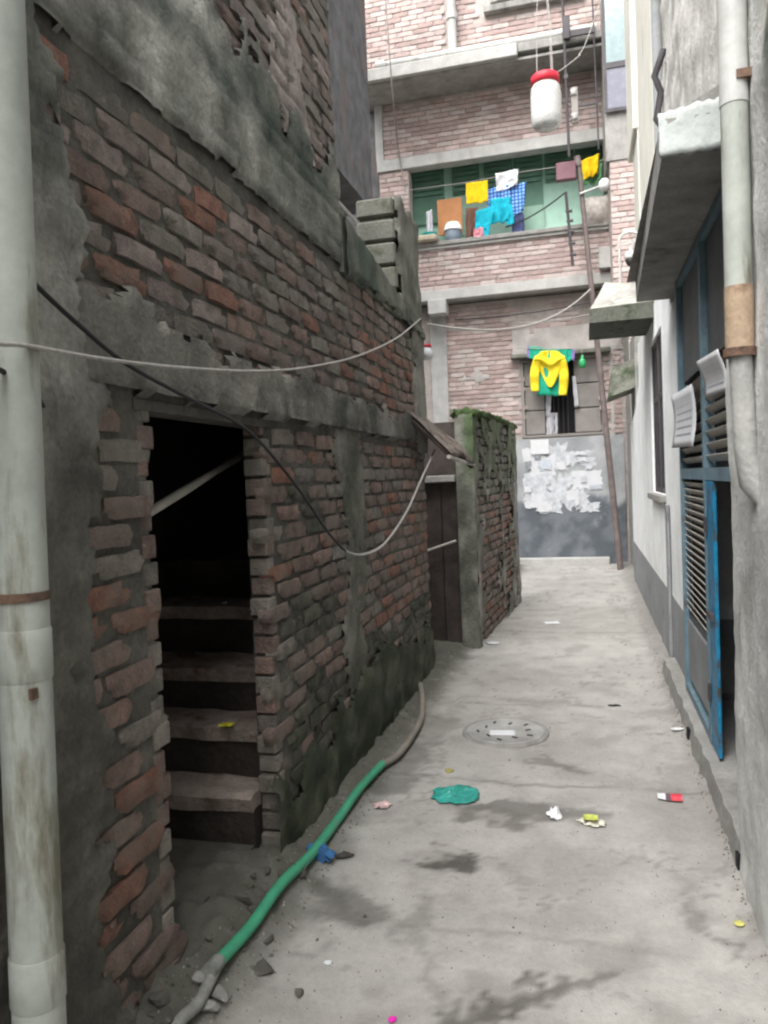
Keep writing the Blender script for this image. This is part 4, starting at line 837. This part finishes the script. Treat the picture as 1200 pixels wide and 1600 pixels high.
for k, (u0, v0, u1, v1) in enumerate(spots): poster(u0, v0, u1, v1, k*.55, pmats[0 if k % 3 == 0 else (1 if k < 12 else rnd.choice((0, 1, 2, 2, 3)))], rag=.07+.04*(k % 3))
# ---- little white bundle with red cap at the end of the old house
c = P(665, 553, 'y', 6.0); c.x = LX-.1; c = P(666, 552, 'y', 6.02)
g = thing('wall_lamp', 'small white lamp with red base on the end of the old brick house', 'lamp', tuple(c))
MB().lathe([(.01, -.05), (.045, -.04), (.06, .0), (.04, .04), (.035, .05)], c, 14).obj('globe', m_paper, g, True)
MB().lathe([(.045, .045), (.045, .065), (.01, .068)], c, 14).obj('base', MATS['red_plastic'], g, True)
MB().tube([c+Vector((0, 0, .05)), c+Vector((-.12, -.03, .08))], .01, 6).obj('arm', m_iron, g)

# ================================================================== on the ground
def gz(x, y): return floor_pt(x, y)
hp = [P(u, v, 'z', .03) for u, v in ((336, 1552), (392, 1475), (440, 1408), (487, 1350), (528, 1288), (562, 1240), (598, 1200))]
hp2 = [P(u, v, 'z', .03) for u, v in ((596, 1202), (622, 1182), (645, 1150), (658, 1122), (660, 1098), (657, 1080))]
for q in hp+hp2: q.z = max(gz(q.x, q.y), -.01)+.032
hs_ = thing('garden_hose', 'green plastic hose with faded grey ends lying along the foot of the brick house', 'hose', tuple(hp[0]))
MB().tube(smooth_path(hp), .0195, 16).obj('green_length', m_hose, hs_, True); MB().tube(smooth_path(hp2), .0185, 16).obj('faded_length', m_hosegrey, hs_, True)
q = P(500, 1335, 'z', .04); dirv = (hp[4]-hp[3]).normalized()
rg = MB()
for k in range(3): rg.tube([q-dirv*.03+dirv*.02*k+Vector((0, 0, .003)), q-dirv*.012+dirv*.02*k+Vector((0, 0, .004))], [.033, .030], 12)
rg.obj('rag_tie', m_bluerag, hs_, True)
for k, (dx, dz) in enumerate(((.06, -.02), (-.05, .01), (.045, -.035))): MB().grid(lambda a, b_: q+Vector((dx*b_, (a-.5)*.05, .02+dz*b_*1.1+.012*nz(a*5, b_*4, k))), 5, 5, .003).obj('rag_end', m_bluerag, hs_, True)
# manhole
mc = P(790, 1146, 'z', 0); mzz = gz(mc.x, mc.y)+.008
mh = thing('manhole_cover', 'round cement manhole cover with slots set in the alley floor', 'manhole cover', (mc.x, mc.y, mzz))
MB().lathe([(.225, -.03), (.225, .004), (.215, .008), (.21, .003), (.01, .004)], (mc.x, mc.y, mzz), 40).obj('cover', M('manhole_cement', (.33, .325, .31), var=.2, scale=9, bump=.6), mh, True)
MB().lathe([(.25, -.03), (.25, .001), (.232, .003), (.232, -.03)], (mc.x, mc.y, mzz), 40).obj('rim', M('rim_cement', (.27, .263, .25), var=.25, scale=9, bump=.6), mh, True)
for k in range(10):
    a = k*.628+.2; r = .13+.03*(k % 2); s_ = MB().box((-.017, -.006, 0), (.017, .006, .006), 0, Matrix.Translation((mc.x+r*math.cos(a), mc.y+r*math.sin(a), mzz+.001)) @ Matrix.Rotation(a*.4+.6, 4, 'Z')); s_.obj('slot', m_void, mh)
def flat(name, u, v, w_, l_, mat, label, cat, rot=0, h=.015, seed=0, ragged=.25, n=10, crump=.5):
    p = P(u, v, 'z', .01)
    if math.hypot(p.x-mc.x, p.y-mc.y) < .25: zb_ = mzz+.006
    else: zb_ = max(gz(p.x+dx, p.y+dy) for dx in (-w_/2, 0, w_/2) for dy in (-l_/2, 0, l_/2))+.003
    def f(a, b_):
        x, y = (a-.5)*2, (b_-.5)*2; rr_ = 1-ragged*abs(fb(x, y, seed+3, 1.4, 3))*max(abs(x), abs(y))
        if ragged > .3: k_ = max(1, math.hypot(x, y)/max(abs(x), abs(y), 1e-6)); x, y = x/k_, y/k_
        x, y = x*rr_*w_/2, y*rr_*l_/2
        z = zb_+h*abs(fb(a*3, b_*3, seed, 1.1, 4))*crump*1.6*(1-max(abs(a-.5), abs(b_-.5))**2*3.2)+.001
        c_, s_ = math.cos(rot), math.sin(rot); return (p.x+x*c_-y*s_, p.y+x*s_+y*c_, z)
    o = MB().grid(f, n, n, .002).obj(name, mat, None, True); return tag(o, label, cat)
flat('plastic_bag', 712, 1241, .25, .24, M('teal_plastic_film', (.03, .30, .25), rough=.4, var=.15, scale=12, bump=.4, bscale=40, spec=.5), 'flattened teal plastic bag lying on the alley floor', 'bag', .3, .03, 3, .35, 24, .7)
flat('paper_slip', 785, 1147, .15, .09, m_paper, 'white printed paper slip lying on the manhole cover', 'paper', .1, .006, 1, .05, 8, .3)
flat('tissue', 866, 1274, .07, .10, wht, 'crumpled white tissue lying between the teal bag and the red packet', 'tissue', .3, .045, 5, .6, 14, .9)
o = flat('wrapper', 925, 1285, .14, .09, M('clear_film', (.62, .60, .52), rough=.3, var=.2, scale=25, spec=.5), 'torn clear wrapper with yellow green print on the floor', 'wrapper', -.2, .03, 8, .5, 12, .8)
q = MB(); pw = P(923, 1280, 'z', .03); q.grid(lambda a, b_: (pw.x+.06*(a-.5), pw.y+.05*(b_-.5), gz(pw.x, pw.y)+.035+.01*nz(a*4, b_*4, 2)), 6, 6, .002); q.obj('print', M('lime_print', (.50, .55, .12), rough=.4), o)
pk_ = P(1050, 1247, 'z', .01); g = thing('snack_packet', 'small red and white snack packet lying by the right plinth', 'packet', (pk_.x, pk_.y, 0))
zf = gz(pk_.x, pk_.y)+.012
for (x0, x1, mt_, nm) in ((-.005, .042, MATS['red_plastic'], 'red_half'), (-.028, -.006, M('dark_print', (.12, .08, .1)), 'printed_band'), (-.062, -.029, m_paper, 'white_end')):
    MB().grid(lambda a, b_: (pk_.x+x0+(x1-x0)*a, pk_.y+(.055-.03*sm(-.02, -.062, x0+(x1-x0)*a))*(b_-.5), zf+.018*math.sin(math.pi*b_)+.004*nz(a*3, b_*5, 1)), 5, 8, .003).obj(nm, mt_, g)
flat('wrapper', 598, 1258, .10, .09, M('pink_film', (.62, .45, .44), rough=.4, var=.5, scale=30), 'pale pink scrap of wrapper beside the green hose', 'wrapper', .5, .03, 9, .5, 8, .8)
flat('petal_scrap', 613, 1592, .025, .03, M('magenta_petal', (.75, .03, .42), rough=.6), 'tiny magenta scrap lying on bare cement', 'scrap', 0, .02, 2, .4, 6)
flat('paper_scrap', 862, 971, .16, .14, m_paper, 'pale paper scrap lying far along the alley near the end building', 'paper', .2, .01, 4, .3, 8)
flat('paper_scrap', 770, 1004, .13, .12, m_paper, 'white paper scrap at the foot of the mossy boundary wall', 'paper', .4, .02, 6, .4, 8)
flat('paper_scrap', 1058, 1143, .08, .05, m_paper, 'thin white scrap against the plinth before the gate', 'paper', .2, .015, 7, .4, 8)
flat('paper_scrap', 1048, 1052, .05, .06, m_paper, 'small white scrap beside the grey dado near the pilaster', 'paper', .2, .015, 11, .4, 8)
flat('leaf', 1155, 1443, .035, .04, M('yellow_leaf', (.55, .52, .15), rough=.7), 'pale yellow leaf lying against the end of the concrete plinth', 'leaf', .2, .02, 12, .4, 6)
flat('leaf', 702, 1205, .05, .05, M('ochre_leaf', (.30, .26, .08), rough=.7), 'ochre leaf lying between the hose and the manhole cover', 'leaf', .2, .02, 13, .4, 6)
flat('dark_scrap', 960, 1100, .09, .04, m_black, 'small black scraps of film lying by the manhole cover', 'scrap', .1, .02, 14, .5, 8)
flat('dark_rag', 538, 1338, .09, .04, M('dark_rag', (.05, .045, .04), rough=.9), 'dark wet rag lying beside the blue tie on the hose', 'rag', .3, .025, 15, .5, 8)
flat('paper_scrap', 512, 1502, .03, .025, m_paper, 'tiny white chip of paper between the hose coupling and the damp stain', 'paper', .2, .01, 16, .4, 6)
def rock(name, p, r, seed, mat, label, cat, group=None, flatz=.6):
    import bmesh
    bm = bmesh.new(); rq = random.Random(seed); me = bpy.data.meshes.new(name)
    for _ in range(13):
        v = Vector((rq.gauss(0, 1), rq.gauss(0, 1), rq.gauss(0, 1))).normalized()*rq.uniform(.65, 1.1); bm.verts.new((v.x*r*1.15, v.y*r*.85, v.z*r*flatz))
    hr = bmesh.ops.convex_hull(bm, input=bm.verts[:]); bmesh.ops.delete(bm, geom=[g_ for g_ in hr['geom_interior'] if isinstance(g_, bmesh.types.BMVert)], context='VERTS')
    bmesh.ops.bevel(bm, geom=bm.edges[:], offset=r*.07, segments=1, affect='EDGES')
    bm.to_mesh(me); bm.free(); me.materials.append(mat); o = bpy.data.objects.new(name, me); COL.objects.link(o)
    o.location = p; o.rotation_euler = (0, 0, seed*1.7); return tag(o, label, cat, group)
p = P(467, 1554, 'z', .01); rock('stone', (p.x, p.y, gz(p.x, p.y)+.008), .022, 3, m_rubble, 'single small grey stone lying on bare cement beside the hose coupling', 'stone')
GR = 'rubble lumps below the stair doorway'
for k in range(34):
    y = random.uniform(1.55, 2.75); x = LX+random.uniform(.02, .19)*(1.1 if y < 2.3 else .8); r = random.choice((.012, .016, .02, .025, .03, .042))
    rock('rubble_lump', (x, y, gz(x, y)+r*.05), r, k+5, m_rubble, 'grey lump of broken mortar heaped below the stair doorway', 'rubble', GR)
for k, (u, v) in enumerate(((330, 1585), (345, 1570), (318, 1565))):
    p = P(u, v, 'z', .03); rock('mortar_chunk', (p.x, p.y, gz(p.x, p.y)+.02), .035, 41+k, M('pale_mortar_chunk', (.25, .25, .23), var=.3, bump=.6), 'pale mortar chunk lying under the grey coupling of the green hose', 'mortar chunk', 'chunks at the hose end')
h3 = [hp[0]+(hp[0]-hp[1]).normalized()*-.03, P(312, 1583, 'z', .05), P(280, 1626, 'z', .05), P(240, 1690, 'z', .05), P(190, 1790, 'z', .05)]
for q in h3[1:]: q.z = max(gz(q.x, q.y), 0)+.03
MB().tube(smooth_path(h3), .0175, 14).obj('grey_length', M('dirty_grey_hose', (.22, .225, .205), rough=.6, var=.3, scale=12, bump=.2, stain=(.1, .09, .075), sthr=.54, sscale=9), hs_, True)
MB().tube([h3[0], hp[0]+(hp[0]-hp[1]).normalized()*.035], .023, 14).obj('coupling', M('coupling_grey', (.20, .21, .19), rough=.6, var=.3), hs_, True)
gr = MB(); rg_ = random.Random(11)
for k in range(5200):
    t_ = rg_.random(); y = .9+rg_.random()**1.6*7
    x = (-1.0-.18*rg_.random() if t_ < .45 else (.47+.05*rg_.random() if t_ < .6 else rg_.uniform(-.98, .48)))
    r = rg_.uniform(.0015, .0045)*(1.4 if t_ < .6 else .9); z = gz(x, y)+r*.5; an = rg_.random()*6
    gr.cur = rg_.choice(((.12, .115, .10), (.14, .13, .115), (.2, .19, .17), (.3, .29, .27), (.17, .10, .075), (.07, .068, .06)))
    gr.add([(x+r*math.cos(an+i*2.1)*rg_.uniform(.7, 1.3), y+r*math.sin(an+i*2.1)*rg_.uniform(.7, 1.3), z-r*.6) for i in range(3)]+[(x, y, z+r*.8)], [(0, 1, 3), (1, 2, 3), (2, 0, 3), (2, 1, 0)])
tag(gr.obj('grit', M('grit', attr=True, var=.2, bump=0), None, col=True), 'loose grit and brick dust scattered over the alley floor', 'grit', kind='stuff')
for k in range(16):
    x, y = random.uniform(-.9, .45), random.uniform(1.7, 7); rock('pebble', (x, y, gz(x, y)+.003), random.uniform(.005, .011), k+60, m_rubble, 'tiny pebble scattered on the alley cement', 'pebble', 'pebbles scattered along the alley')
# on the stair
flat_p = Vector((-1.55, 3.0, .522)); q = MB(); q.grid(lambda a, b_: (P(354, 1131, 'z', .527).x+.055*(a-.5), P(354, 1131, 'z', .527).y+.05*(b_-.5), .524+.012*abs(nz(a*4, b_*4, 2))), 6, 6, .002); o = q.obj('wrapper', M('yellow_film', (.75, .68, .05), rough=.5)); tag(o, 'small yellow wrapper lying on a stair tread', 'wrapper')
p = P(350, 943, 'z', .96); o = rock('crumpled_paper', (p.x, min(p.y, 3.5), .965), .022, 77, m_paper, 'crumpled white paper lying on a dark upper stair tread', 'paper')
p = P(380, 872, 'z', 1.2); q = MB(); q.grid(lambda a, b_: (p.x+.10*(a-.5), 3.66+.1*(b_-.5), 1.165+.03*abs(fb(a*3, b_*3, 3, 1, 3))), 8, 8, .003); o = q.obj('pale_rag', grey, None, True); tag(o, 'pale rag lying on the topmost visible stair tread', 'rag')
